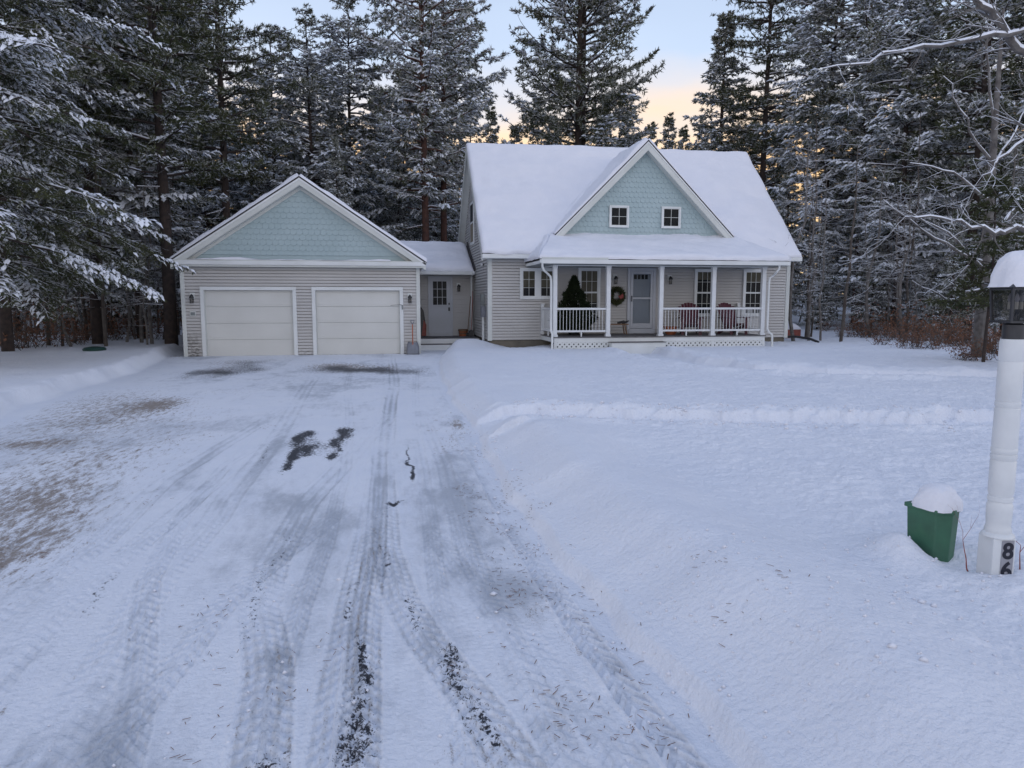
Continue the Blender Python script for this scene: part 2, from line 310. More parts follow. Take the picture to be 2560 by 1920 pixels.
def make_ground():
    nr, nc, no = 1250, 1180, 46
    t = np.linspace(0, 1, nr); Y = 1.9+(np.exp(t*math.log((70+1.2)/1.2))-1)*1.2
    Y = np.concatenate([[-40, -20, -8, -2, 0, 1.2], Y, [80, 95, 115, 150, 220, 400]])
    u = np.linspace(-1, 1, nc); k = (np.arange(1, no+1)/no)**2.2
    Yc = np.maximum(Y, 1.9)+.5
    lo = -.56*Yc; hi = 1.12*Yc
    X = lo[:, None]+(hi-lo)[:, None]*(u[None]+1)/2
    XL = lo[:, None]-(k[None, ::-1])*(300+lo[:, None]); XR = hi[:, None]+k[None]*(400-hi[:, None])
    X = np.concatenate([XL, X, XR], 1); YY = np.repeat(Y[:, None], X.shape[1], 1)
    x = X.ravel(); y = YY.ravel(); h = height(x, y)
    bare = np.zeros_like(x); ice = np.zeros_like(x); dirt = np.zeros_like(x)
    xr = np.interp(y, DR_Y, DR_X); xl = np.interp(y, DL_Y, DL_X)
    drv = sst(0, .15, xr-x)*sst(0, .3, x-xl)*sst(25, 24.6, y)
    k = (y > 1.5) & (y < 25.2) & (x > -7) & (x < 2); xi = x[k]; yi = y[k]; dh = np.zeros_like(xi); ic = np.zeros_like(xi); ba = np.zeros_like(xi); grit = np.zeros_like(xi)
    for pts, w, a in TR:
        ys = [p[1] for p in pts][::-1]; xs = [p[0] for p in pts][::-1]
        c = np.interp(yi, ys, xs)+.015*fbm(yi*.9, yi*0, 55, 2); q = (xi-c)/w; ins = sst(1.08, .92, np.abs(q))*sst(ys[-1]+.0, ys[-1]-1.5, yi)
        brk = .35+.65*sst(-.25, .15, fbm(xi*1.1, yi*.6, 60+len(pts), 3)+.12)
        lug = np.sin((yi/.052+np.abs(q)*2.2+np.sign(q)*1.2)*PI)*sst(.12, .35, np.abs(q))
        rib = np.cos(q*PI*4.4)*sst(9, 5, yi)+(1-sst(9, 5, yi))*np.cos(q*PI*2.2)
        if a > 1.2: pat = np.where(lug > .1, 1, -1)*.006*sst(6.5, 4.5, yi)
        else: pat = .006*rib+.0065*np.sign(lug)*sst(7.5, 5, yi)
        dh += ins*brk*a*(-.006+pat); dh += .008*a*np.exp(-((np.abs(q)-1.15)/.14)**2)*brk
        ic += ins*brk*(a if a < 1.2 else .35)*.36*(.55+.45*np.clip(rib, -1, 1)); grit = grit+.46*ins*brk*min(a, 1)*(.5+.5*rib)
    h[k] += dh*drv[k]
    n1 = fbm(xi*.9, yi*.45, 70, 4); n2 = fbm(xi*3.3, yi*1.6, 71, 4)
    ic += .10+.34*sst(.05, .45, n1)+.24*sst(0, .5, n2)
    for bx, by, rx, ry, s_ in [(.72, 6.6, .18, 1.7, .75), (.8, 4.35, .22, .38, .9), (-.45, 4.8, .2, 1.5, .5), (-1.1, 3.0, .3, .5, .5), (-1.9, 3.1, .4, .3, .4), (.35, 5.5, .18, 1.2, .5), (-1.35, 8.9, .12, 1.8, .75), (-2.05, 8.4, .1, 1.5, .6), (-.95, 6.3, .25, 1.3, .45), (-1.0, 17, 2.4, 2.0, .35)]:
        ic += .72*s_*blob(xi, yi, bx, by, rx, ry)
    wx_ = xi+.09*fbm(xi*5, yi*2.2, 93, 4); wy_ = yi+.35*fbm(xi*6, yi*2.5, 94, 4)
    for bx, by, rx, ry, s_ in [(-1.03, 10.2, .15, .42, 1.25), (-1.15, 9.75, .08, .35, 1.1), (-.93, 9.25, .16, .42, 1.3), (-1.12, 8.9, .09, .5, .6), (-1.06, 8.75, .06, .45, 1.0), (-1.09, 8.15, .07, .3, 1.0), (-.55, 10.25, .11, .50, 1.25), (-.63, 9.5, .11, .42, 1.15), (-.63, 8.7, .09, .26, 1.25), (-.55, 9.1, .05, .12, .9), (.11, 6.6, .06, .06, 1.5),
                               (-.14, 3.85, .045, .24, .82), (-.11, 3.45, .065, .30, .80), (-.13, 2.95, .08, .25, .70), (.27, 3.5, .06, .14, .74), (.32, 3.27, .07, .17, .78), (.42, 3.0, .08, .18, .74), (-.55, 2.72, .14, .12, .75), (-.2, 4.4, .04, .3, .7), (-.03, 5.1, .05, .5, .55), (.14, 4.2, .06, .3, .6), (-1.8, 4.8, .05, .4, .55), (.3, 8.7, .02, .45, 1.0), (.31, 8.0, .025, .35, 1.2), (.29, 7.6, .03, .2, 1.3),
                               (-1.42, 8.9, .05, 1.2, .5), (-.8, 4.3, .06, .7, .45), (-.78, 5.6, .05, .9, .45), (.02, 6.2, .04, .8, .45)]:
        ba += s_*blob(wx_, wy_, bx, by, rx, ry)
    for bx, by, rx, ry, s_ in [(-.35, 19.1, 1.4, 1.0, 1.15), (-1.5, 20.2, .7, 1.1, .75), (-4.25, 18.9, .6, 1.1, 1.0), (-3.8, 21.8, .8, 2.0, .72), (-3.4, 20.2, .5, .9, .5)]: ba += s_*blob(xi+.5*fbm(xi*1.2, yi*.7, 95, 4), yi+.9*fbm(xi*1.4, yi*.8, 96, 4), bx, by, rx, ry)
    di = grit*sst(-.2, .35, fbm(xi*.8, yi*.35, 88, 3)+.15)*(.75+.25*sst(7, 3, yi))
    for bx, by, rx, ry, s_ in [(-3.9, 13.6, .45, .9, 1.0), (-4.5, 10.1, .55, .35, .8), (-3.5, 8.8, .9, 1.3, .50), (-3.0, 7.0, .5, .9, .48), (-2.6, 6.0, .35, .8, .55), (-3.4, 7.2, .6, .9, .48), (-5.0, 14.5, 1.0, 1.8, .5), (-4.3, 11.8, 1.2, 1.5, .5), (-2.9, 5.3, .3, .6, .7), (-3.0, 15.5, .5, .8, .4), (-3.6, 9.0, 1.7, 4.0, .24), (-5.0, 13, 1.6, 3.2, .30), (-2.9, 5.0, .8, 1.7, .38), (-2.7, 10.8, .6, 2.2, .25), (1.1, 10.6, .16, .5, 1.0), (.95, 9.6, .15, .8, .5),
                               (-4.1, 19.8, .75, 1.9, .9), (-4.3, 22.5, .9, 1.2, .7), (-.45, 19.6, 1.3, 1.4, .9), (-1.4, 20.8, .9, 1.3, .9), (.85, 4.0, .12, .35, .5), (.98, 3.6, .1, .3, .45), (-1.75, 3.3, .1, .3, .4), (.35, 2.8, .3, .2, .35), (-6.6, 25.3, .3, 1.2, 1.1)]:
        di += s_*blob(xi, yi, bx, by, rx, ry)
    ice[k] = np.clip(ic, 0, 1)*drv[k]; bare[k] = ba*drv[k]; dirt[k] = di*np.maximum(drv[k], sst(24, 25, yi))
    # path 2 floor shows a little ground
    m2 = blob(x, y, 7.85, 15.6, .35, .9)+.9*blob(x, y, 9.2, 13.9, .8, .25); dirt += .8*m2
    nC = X.shape[1]; nR = X.shape[0]
    idx = np.arange(nR*nC).reshape(nR, nC)
    F = np.stack([idx[:-1, :-1], idx[:-1, 1:], idx[1:, 1:], idx[1:, :-1]], -1).reshape(-1, 4)
    me = npmesh('ground', np.stack([x, y, h], 1), F, smooth=True)
    for nm, a in (('ice', ice), ('bare', bare), ('dirt', dirt)):
        at = me.attributes.new(nm, 'FLOAT', 'POINT'); at.data.foreach_set('value', a.astype(np.float32))
    m = bpy.data.materials.new('snow_ground'); m.use_nodes = True; nt = m.node_tree; N = nt.nodes; L = nt.links; b = N['Principled BSDF']
    t = N.new('ShaderNodeTexCoord')
    def noise(sc, det=6, vec=None, ro=.6):
        g = N.new('ShaderNodeTexNoise'); g.inputs['Scale'].default_value = sc; g.inputs['Detail'].default_value = det; g.inputs['Roughness'].default_value = ro
        L.new(vec or t.outputs['Object'], g.inputs['Vector']); return g.outputs['Fac']
    def math_(op, a, b_, c=None):
        q = N.new('ShaderNodeMath'); q.operation = op
        for i, v in enumerate((a, b_, c)):
            if v is None: continue
            if isinstance(v, (int, float)): q.inputs[i].default_value = v
            else: L.new(v, q.inputs[i])
        return q.outputs[0]
    def rng(v, a, b_):
        q = N.new('ShaderNodeMapRange'); q.interpolation_type = 'SMOOTHSTEP'; L.new(v, q.inputs['Value']); q.inputs['From Min'].default_value = a; q.inputs['From Max'].default_value = b_; return q.outputs[0]
    def mixc(f, a, c):
        q = N.new('ShaderNodeMix'); q.data_type = 'RGBA'; L.new(f, q.inputs[0])
        for i, v in ((6, a), (7, c)):
            if isinstance(v, tuple): q.inputs[i].default_value = (*v, 1)
            else: L.new(v, q.inputs[i])
        return q.outputs[2]
    def att(nm): q = N.new('ShaderNodeAttribute'); q.attribute_name = nm; return q.outputs['Fac']
    mpn = N.new('ShaderNodeMapping'); mpn.inputs['Scale'].default_value = (1.6, .55, 1); L.new(t.outputs['Object'], mpn.inputs[0])
    nf = noise(26, 6); nm_ = noise(7, 6, mpn.outputs[0], .7); nb = noise(1.2, 4); nff = noise(90, 3)
    fi = rng(math_('ADD', att('ice'), math_('MULTIPLY', math_('SUBTRACT', nm_, .5), 1.1)), .12, .95)
    base = mixc(rng(nb, .35, .65), (.75, .77, .82), (.72, .745, .805))
    base = mixc(fi, base, (.44, .465, .51))
    mpd = N.new('ShaderNodeMapping'); mpd.inputs['Scale'].default_value = (1.0, .28, 1); mpd.inputs['Rotation'].default_value = (0, 0, -.35); L.new(t.outputs['Object'], mpd.inputs[0]); nd = noise(15, 8, mpd.outputs[0], .78)
    fd = rng(math_('ADD', att('dirt'), math_('ADD', math_('MULTIPLY', math_('SUBTRACT', nd, .5), 4.2), math_('MULTIPLY', math_('SUBTRACT', nff, .5), 1.6))), .55, 1.35)
    base = mixc(math_('MULTIPLY', fd, rng(att('dirt'), .05, .25)), base, mixc(nf, (.18, .15, .13), (.36, .315, .28)))
    fb = rng(math_('ADD', att('bare'), math_('ADD', math_('MULTIPLY', math_('SUBTRACT', nf, .5), 2.6), math_('MULTIPLY', math_('SUBTRACT', nff, .5), 1.8))), .62, .88)
    base = mixc(math_('MULTIPLY', fb, rng(att('bare'), .1, .3)), base, (.035, .036, .045))
    # scattered brown needles and grit on the driveway
    vor = N.new('ShaderNodeTexVoronoi'); vor.inputs['Scale'].default_value = 14; L.new(t.outputs['Object'], vor.inputs['Vector'])
    rr_ = N.new('ShaderNodeMapRange'); L.new(math_('MULTIPLY', fb, rng(att('bare'), .1, .3)), rr_.inputs['Value']); rr_.inputs['To Min'].default_value = .7; rr_.inputs['To Max'].default_value = .5; L.new(rr_.outputs[0], b.inputs['Roughness'])
    L.new(base, b.inputs['Base Color']); b.inputs['Specular IOR Level'].default_value = .3
    bp = N.new('ShaderNodeBump'); bp.inputs['Distance'].default_value = .022; bp.inputs['Strength'].default_value = .9
    L.new(math_('ADD', nf, math_('MULTIPLY', nm_, .6)), bp.inputs['Height']); L.new(bp.outputs[0], b.inputs['Normal'])
    me.materials.append(m)
    o = link('ground', me); tag(o, 'snow covered ground with ploughed driveway, tyre tracks and lawn', None, None, 'structure')
make_ground()
def gz(x, y): return float(height(np.array([x]), np.array([y]))[0])

# ------------------------------------------------------------------ siding etc.
def clip_holes(u0, u1, z, holes):
    segs = [(u0, u1)]
    for a, b, z0, z1 in holes:
        if z0 < z < z1:
            ns = []
            for s0, s1 in segs:
                if b <= s0 or a >= s1: ns.append((s0, s1)); continue
                if a > s0: ns.append((s0, a))
                if b < s1: ns.append((b, s1))
            segs = ns
    return [s_ for s_ in segs if s_[1]-s_[0] > .005]
def siding(mb, axis, c, out, u0, u1, z0, z1, holes=(), clip=None, e=.1016, m='siding'):
    """clapboard courses; axis 'y': plane y=c, u=x ; axis 'x': plane x=c, u=y ; out = +-1 outward"""
    k = int(math.ceil((z1-z0)/e))
    P = (lambda u, d, z: (u, c+out*d, z)) if axis == 'y' else (lambda u, d, z: (c+out*d, u, z))
    for i in range(k):
        za = z0+i*e; zb = min(za+e, z1); zm = (za+zb)/2
        a, b = (u0, u1) if clip is None else clip(zm)
        a2, b2 = (u0, u1) if clip is None else clip(za)
        a3, b3 = (u0, u1) if clip is None else clip(zb)
        if b-a < .01: continue
        for s0, s1 in clip_holes(a, b, zm, holes):
            l0 = a2 if abs(s0-a) < 1e-6 else s0; r0 = b2 if abs(s1-b) < 1e-6 else s1
            l1 = a3 if abs(s0-a) < 1e-6 else s0; r1 = b3 if abs(s1-b) < 1e-6 else s1
            # rounded-over face with a deep undercut lip that reads as a dark line
            mb.face([P(l0, .022, za+.013), P(r0, .022, za+.013), P(r1, .004, zb-.008), P(l1, .004, zb-.008)], m)
            mb.face([P(l0, .004, zb-.008), P(r0, .004, zb-.008), P(r1, -.05, zb-.008), P(l1, -.05, zb-.008)], m)
            mb.face([P(l0, -.05, za+.013), P(r0, -.05, za+.013), P(r0, .022, za+.013), P(l0, .022, za+.013)], m)
            mb.face([P(l0, -.05, za-.008), P(r0, -.05, za-.008), P(r0, -.05, za+.013), P(l0, -.05, za+.013)], m)
def scallops(mb, y, xl, xr, zb, zt, w, e, xc, m='teal'):
    """fish-scale shingles on gable: halfwidth clip by line from (xl,zb) & (xr,zb) to (xc,zt)"""
    row = 0; z = zb-e*.2
    while z < zt:
        f = lambda zz: ((xl+(xc-xl)*(zz-zb)/(zt-zb)), (xr+(xc-xr)*(zz-zb)/(zt-zb)))
        a, b = f(z+e*.9)
        x = math.floor(a/w)*w+(w/2 if row % 2 else 0)-w
        while x < b+w:
            x0, x1 = x+.002, x+w-.002
            top = z+e*1.35; ca = (x0+x1)/2; r = (x1-x0)/2
            pts = [(ca-r*math.cos(t), z+w*.34-w*.34*math.sin(t)) for t in [PI*i/8 for i in range(9)]]
            tl = f(min(top, zt))
            pl = [(px, pz) for px, pz in pts]+[(x1, top), (x0, top)]
            # clip against gable edges
            def inside(p): L_, R_ = f(p[1]); return p[0] >= L_ and p[0] <= R_ and p[1] >= zb-.02
            q = []
            for px, pz in pl:
                pz = max(min(pz, zt-.001), zb); L_, R_ = f(pz)
                q.append((min(max(px, L_), R_), pz))
            if max(p[0] for p in q)-min(p[0] for p in q) > .01 and max(p[1] for p in q)-min(p[1] for p in q) > .01:
                def dy(pz): return .004+.024*max(0, (top-pz)/(top-z))
                front = [(p[0], y-dy(p[1]), p[1]) for p in q]
                mb.face(front, m)
                for i in range(8):
                    A, B = front[i], front[i+1]
                    mb.face([(A[0], y, A[2]), (B[0], y, B[2]), B, A], m)
            x += w
        z += e; row += 1
def snow_slab(name, q, t, parent, nu=60, nv=40, edges=(1, 1, 1, 1), seed=0, mat_='snow', ew=.14, amp=.019, lift=.003):
    """q = A,B,C,D (A-B low edge, D-C high edge). thickness falls off rounded at edges flagged (AB, BC, CD, DA)"""
    A, B, C, D = [np.array(p, dtype=float) for p in q]
    u = np.linspace(0, 1, nu); v = np.linspace(0, 1, nv); u = u+.0; 
    u = .5-.5*np.cos(u*PI)*(.55)-.5*(1-2*u)*.45; v = .5-.5*np.cos(v*PI)*.55-.5*(1-2*v)*.45
    U, Vv = np.meshgrid(u, v)
    P = (A[None, None]*(1-U)[..., None]+B*U[..., None])*(1-Vv)[..., None]+(D*(1-U)[..., None]+C*U[..., None])*Vv[..., None]
    nrm = np.cross(B-A, D-A); nrm /= np.linalg.norm(nrm)
    if nrm[2] < 0: nrm = -nrm
    LU = np.linalg.norm(B-A)*(1-Vv)+np.linalg.norm(C-D)*Vv; LV = np.linalg.norm(D-A)
    def fall(d): x = np.clip(d/ew, 0, 1); return np.sqrt(np.clip(1-(1-x)**2, 0, 1))
    f = np.ones_like(U)
    if edges[0]: f = f*fall(Vv*LV)
    if edges[2]: f = f*fall((1-Vv)*LV)
    if edges[1]: f = f*fall((1-U)*LU)
    if edges[3]: f = f*fall(U*LU)
    w = amp*fbm(P[..., 0]*1.1+seed, P[..., 1]*1.1+P[..., 2], 80+seed, 4)*4+.10*amp*fbm(P[..., 0]*9, P[..., 2]*9, 81, 2)
    dn = (A-D)/np.linalg.norm(A-D); P = P+dn*((.06*fbm(P[..., 0]*1.7+seed, P[..., 1]*1.7, 90+seed, 3)+.012*fbm(P[..., 0]*7+seed, P[..., 1]*7, 91, 2))*np.exp(-Vv*LV/.12)*(1 if edges[0] else 0))[..., None]
    w = w+.5*amp*np.sin(fbm(P[..., 0]*.7+seed, P[..., 2]*.5, 92, 3)*9)
    th = lift+t*f*(1+w/t)
    T = P+nrm*th[..., None]; Bm = P+nrm*(lift*.5)
    n_ = nu*nv; V = np.concatenate([T.reshape(-1, 3), Bm.reshape(-1, 3)])
    I = np.arange(n_).reshape(nv, nu)
    F = [np.stack([I[:-1, :-1], I[:-1, 1:], I[1:, 1:], I[1:, :-1]], -1).reshape(-1, 4)]
    for e in (I[0, :], I[:, -1], I[-1, ::-1], I[::-1, 0]):
        F.append(np.stack([e[:-1]+n_, e[1:]+n_, e[1:], e[:-1]], -1))
    F = np.concatenate(F)
    return link(name, npmesh(name, V, F, mats=(mat_,), smooth=True), parent)
def window(parent, x0, x1, z0, z1, y, cols, rows, sashes=1, shade=None, fr=.085, name='window', glass_y=.035):
    """front window facing -y; x0..z1 = outer trim"""
    fo = MB(); d = .06
    fo.box(x0, x0+fr, y-d, y+.01, z0, z1, 'white'); fo.box(x1-fr, x1, y-d, y+.01, z0, z1, 'white')
    fo.box(x0+fr, x1-fr, y-d, y+.01, z1-fr, z1, 'white'); fo.box(x0+fr, x1-fr, y-d-.012, y+.01, z0, z0+fr, 'white')
    w = fo.build(name, parent, bevel=.004)
    a, b, c, e = x0+fr, x1-fr, z0+fr, z1-fr
    s = MB(); sw = .028; H = (e-c)/sashes
    for i in range(sashes):
        zc0, zc1 = c+i*H, c+(i+1)*H; yy = y-.045+(.015 if i == 0 and sashes > 1 else 0)
        s.box(a, a+sw, yy, yy+.03, zc0, zc1, 'white'); s.box(b-sw, b, yy, yy+.03, zc0, zc1, 'white')
        s.box(a+sw, b-sw, yy, yy+.03, zc0, zc0+sw, 'white'); s.box(a+sw, b-sw, yy, yy+.03, zc1-sw, zc1, 'white')
    s.build('sash', w)
    mu = MB()
    for i in range(sashes):
        zc0, zc1 = c+i*H+sw, c+(i+1)*H-sw
        for k in range(1, cols): xx = a+sw+(b-a-2*sw)*k/cols; mu.box(xx-.007, xx+.007, y-.034, y-.026, zc0, zc1, 'trim')
        for k in range(1, rows): zz = zc0+(zc1-zc0)*k/rows; mu.box(a+sw, b-sw, y-.033, y-.027, zz-.007, zz+.007, 'trim')
    mu.build('muntin', w)
    g = MB(); g.face([(a, y-.024, c), (b, y-.024, c), (b, y-.024, e), (a, y-.024, e)], 'glass'); g.build('pane', w)
    bk = MB(); bk.box(a, b, y-.004, y+.006, c, e, 'dark_in'); bk.build('dark_interior', w)
    if shade:
        sh = MB(); sh.box(a+.01, b-.01, y-.016, y-.010, e-(e-c)*shade, e, 'shade'); sh.build('roller_shade', w)
    return w
def wall_lamp(parent, x, y, z, s=1.0):
    """carriage lamp: back plate, arm, hood, glass"""
    b = MB(); b.box(x-.075*s, x+.075*s, y-.018, y, z-.03*s, z+.17*s, 'white'); L_ = b.build('wall_lamp', parent, bevel=.004)
    k = MB(); k.lathe([(.035*s, 0), (.035*s, .012)], (x, y-.03, z+.06*s), 'black', 12)
    k.tube([(x, y-.02, z+.06*s), (x, y-.07*s, z+.12*s), (x, y-.12*s, z+.11*s)], .012*s, 'black', 6)
    c = (x, y-.12*s, z)
    k.lathe([(.015*s, .115*s), (.055*s, .07*s), (.075*s, .02*s), (.07*s, .0)], c, 'black', 12); k.build('lamp_hood', L_, smooth=True)
    g = MB(); g.lathe([(.05*s, 0), (.055*s, -.06*s), (.05*s, -.15*s)], c, 'lamp_glass', 12); g.build('lamp_glass', L_, smooth=True)
    r = MB()
    for a in range(4):
        t = a*PI/2+.5; r.tube([(c[0]+.058*s*math.cos(t), c[1]+.058*s*math.sin(t), z), (c[0]+.055*s*math.cos(t), c[1]+.055*s*math.sin(t), z-.155*s)], .005*s, 'black', 4)
    r.lathe([(.058*s, -.165*s), (.058*s, -.15*s)], c, 'black', 12); r.build('lamp_cage', L_)
    return L_
def corner(parent, x, y, z0, z1, sx, w=.09, name='corner_board'):
    """corner trim: L of two boards; sx=-1 left corner, 1 right corner, front at y"""
    b = MB(); x0, x1 = (x-.012, x+w) if sx < 0 else (x-w, x+.012)
    b.box(x0, x1, y-.035, y, z0, z1, 'trim')
    xs = (x-.035, x-.0) if sx < 0 else (x, x+.035)
    b.box(xs[0], xs[1], y-.032, y+w, z0, z1, 'trim')
    return b.build(name, parent, bevel=.003)

# ================================================================== GARAGE
GX0, GX1, GY, GYB = -6.24, 1.26, 24.82, 33.2; GE = 2.88; GC = -2.49; GAP = 5.74
G = empty('garage', (GC, GY, 0), 0, 'two door grey garage with teal scalloped gable and snowy roof, left of the house', 'garage')
def P(o):   # keep world coordinates under a located empty
    return o
class Sub:  # builder whose parts are given in world coordinates
    pass
def fixparent(root):
    """children were built in world coordinates: compensate for the root's location"""
    inv = Matrix.Translation(root.location).inverted()
    for c in root.children: c.matrix_parent_inverse = (Matrix.Translation(root.location) @ Matrix.Rotation(root.rotation_euler.z, 4, 'Z')).inverted()
def d_open(x0): return (x0-.0, x0+2.74, -1, 2.13)
D1, D2 = -5.585, -2.125
wl = MB()
siding(wl, 'y', GY, -1, GX0, GX1, .02, GE+.06, [(D1, D1+2.74, -1, 2.13), (D2, D2+2.74, -1, 2.13)])
# structural core pieces
for a, b in ((GX0, D1), (D1+2.74, D2), (D2+2.74, GX1)): wl.box(a, b, GY+.056, GY+.12, -.3, 2.13, 'siding')
wl.box(GX0, GX1, GY+.056, GY+.12, 2.13, GE+.1, 'siding')
wl.build('front_wall', G)
wl = MB(); siding(wl, 'x', GX0, -1, GY+.1, GYB, .0, GE+.06); wl.box(GX0+.056, GX0+.12, GY+.12, GYB, -.3, GE+.06, 'siding'); wl.build('side_wall', G)
wl = MB(); siding(wl, 'x', GX1, 1, GY+.1, GYB, .0, GE+.06); wl.box(GX1-.12, GX1-.056, GY+.12, GYB, -.3, GE+.06, 'siding'); wl.build('side_wall', G)
wl = MB(); wl.box(GX0, GX1, GYB, GYB+.1, -.3, GE+.06, 'siding'); wl.build('rear_wall', G)
corner(G, GX0, GY, -.05, GE, -1); corner(G, GX1, GY, -.05, GE, 1)
gb = MB(); zb = 3.26
gb.extr([(GX0, GY+.02, GE+.05), (GX1, GY+.02, GE+.05), (GC, GY+.02, GAP-.15)], (0, .1, 0), 'teal')
scallops(gb, GY+.015, GX0+.30, GX1-.30, zb, 5.52, .19, .172, GC)
gb.build('gable', G)
# roof slabs
sl = (GAP-3.06)/(GC-(-6.50))
rf = MB(); ex = .0
def rz(x, off=0): return GAP-sl*abs(x-GC)+off
for sx in (-1, 1):
    xe = GC+sx*4.0
    rf.extr([(GC, GY-.27, rz(GC)), (xe, GY-.27, rz(xe)), (xe, GY-.27, rz(xe)-.05), (GC, GY-.27, rz(GC)-.05)], (0, GYB+.3-(GY-.27), 0), 'roof')
rf.build('roof', G)
# rakes, soffit boards, band
tr = MB()
for sx in (-1, 1):
    xe = GC+sx*3.98
    for (o0, o1, y0, y1, m) in ((-.055, -.12, -.30, -.272, 'white'), (-.12, -.27, -.285, -.245, 'trim'), (-.27, -.29, -.275, .0, 'trim')):
        tr.extr([(GC, GY+y0, rz(GC)+o0), (xe, GY+y0, rz(xe)+o0), (xe, GY+y0, rz(xe)+o1), (GC, GY+y0, rz(GC)+o1)], (0, y1-y0, 0), m)
    # frieze inside the gable
    xi = GC+sx*3.60
    tr.extr([(GC, GY-.03, rz(GC)-.292), (xi, GY-.03, rz(xi)-.292), (xi, GY-.03, rz(xi)-.40), (GC, GY-.03, rz(GC)-.40)], (0, .03, 0), 'trim')
tr.build('rake_board', G)
bd = MB(); bd.box(GX0-.24, GX1+.24, GY-.30, GY-.0, 2.93, 3.06, 'white'); bd.box(GX0-.18, GX1+.18, GY-.26, GY+.0, 2.87, 2.93, 'trim'); bd.box(GX0-.22, GX1+.22, GY-.27, GY+.02, 3.06, 3.09, 'trim')
bd.build('eave_return', G, bevel=.006)
for sx in (-1, 1):
    b = MB(); xe = GC+sx*4.0; b.box(min(xe, xe-sx*.04), max(xe, xe-sx*.04), GY-.2, GYB+.2, 2.93, 3.05, 'white'); b.box(min(xe-sx*.04, GC+sx*3.75), max(xe-sx*.04, GC+sx*3.75), GY+.02, GYB+.2, 2.93, 2.95, 'white'); b.build('eave_fascia', G)
s1 = snow_slab('roof_snow', [(GC-4.03, GY-.30, rz(GC-4.03)), (GC-4.03, GYB+.3, rz(GC-4.03)), (GC, GYB+.3, rz(GC)), (GC, GY-.30, rz(GC))][::1], .11, G, 50, 50, (1, 1, 0, 1), 1)
s2 = snow_slab('roof_snow', [(GC+4.03, GYB+.3, rz(GC+4.03)), (GC+4.03, GY-.30, rz(GC+4.03)), (GC, GY-.30, rz(GC)), (GC, GYB+.3, rz(GC))], .11, G, 50, 50, (1, 1, 0, 1), 2)
sn = snow_slab('ledge_snow', [(GX0-.2, GY-.28, 3.09), (GX1-.9, GY-.28, 3.09), (GX1-.9, GY+.0, 3.10), (GX0-.2, GY+.0, 3.10)], .035, G, 60, 8, (1, 1, 0, 1), 3, ew=.07)
for x0 in (D1, D2):
    t = MB(); z1 = 2.13
    t.box(x0-.115, x0, GY-.045, GY+.02, -.05, z1, 'white'); t.box(x0+2.74, x0+2.74+.115, GY-.045, GY+.02, -.05, z1, 'white')
    t.box(x0-.115, x0+2.74+.115, GY-.05, GY+.02, z1, z1+.115, 'white'); t.box(x0, x0+.02, GY+.02, GY+.1, -.05, z1, 'trim'); t.box(x0+2.72, x0+2.74, GY+.02, GY+.1, -.05, z1, 'trim')
    fr_ = t.build('door_frame', G, bevel=.004)
    dr = MB(); hh = 2.13/4
    for i in range(4):
        a = i*hh; dr.box(x0+.02, x0+2.72, GY+.075, GY+.12, a+.006, a+hh-.006, 'door_white')
        dr.box(x0+.02, x0+2.72, GY+.095, GY+.12, a-.006, a+.006, 'trim')
        dr.box(x0+.08, x0+2.66, GY+.069, GY+.076, a+.07, a+hh-.07, 'door_white')
        for k in range(1, 4): xx = x0+.685*k; 
    dr.build('garage_door', G, bevel=.006)
    gk = MB(); gk.box(x0+.02, x0+2.72, GY+.065, GY+.13, -.03, .0, 'black'); gk.build('door_seal', G)
wall_lamp(G, -5.93, GY-.02, 1.88); wall_lamp(G, .95, GY-.02, 1.87)
sg = MB(); sg.box(-6.03, -5.85, GY-.035, GY-.02, 1.30, 1.46, 'trim'); sg.box(-6.01, -5.87, GY-.04, GY-.035, 1.325, 1.43, 'meter'); sg.build('number_plaque', G)
kp = MB(); kp.box(.68, .72, GY-.075, GY-.046, 1.50, 1.64, 'meter'); kp.tube([(.70, GY-.06, 1.64), (.62, GY-.06, 1.66), (.3, GY-.06, 1.63)], .006, 'black', 5); kp.build('door_keypad', G)
fixparent(G)

# ================================================================== HOUSE
HX0, HX1, HY, HYB = 3.62, 14.76, 24.74, 32.4
RY, RZ = 28.57, 7.74; EY, EZ = 24.30, 3.36; HS = (RZ-EZ)/(RY-EY)
PX0, PX1, PY, PZ = 5.42, 12.83, 22.80, .63
Hs = empty('house', ((HX0+HX1)/2, HY, 0), 0, 'grey clapboard house with steep snowy roof, teal front gable and covered porch', 'house')
def roofz(y): return EZ+HS*(min(y, 2*RY-y)-EY)
w = MB(); siding(w, 'y', HY, -1, HX0, HX1, .44, 3.34, [])
w.box(HX0, HX1, HY+.056, HY+.12, .44, 3.34, 'siding'); w.build('front_wall', Hs)
w = MB(); siding(w, 'x', HX0, -1, HY, HYB, .44, 7.5, clip=lambda z: (max(HY, EY+(z+.12-EZ)/HS), min(HYB, 2*RY-EY-(z+.12-EZ)/HS)))
w.extr([(HX0+.056, HY, .44), (HX0+.056, HY, 3.6), (HX0+.056, RY, 7.5), (HX0+.056, HYB, 3.6), (HX0+.056, HYB, .44)], (.1, 0, 0), 'siding'); w.build('side_wall', Hs)
w = MB(); siding(w, 'x', HX1, 1, HY, HYB, .44, 7.5, clip=lambda z: (max(HY, EY+(z+.12-EZ)/HS), min(HYB, 2*RY-EY-(z+.12-EZ)/HS)))
w.extr([(HX1-.156, HY, .44), (HX1-.156, HY, 3.6), (HX1-.156, RY, 7.5), (HX1-.156, HYB, 3.6), (HX1-.156, HYB, .44)], (.1, 0, 0), 'siding'); w.build('side_wall', Hs)
w = MB(); w.box(HX0, HX1, HYB, HYB+.1, -.3, 3.6, 'siding'); w.build('rear_wall', Hs)
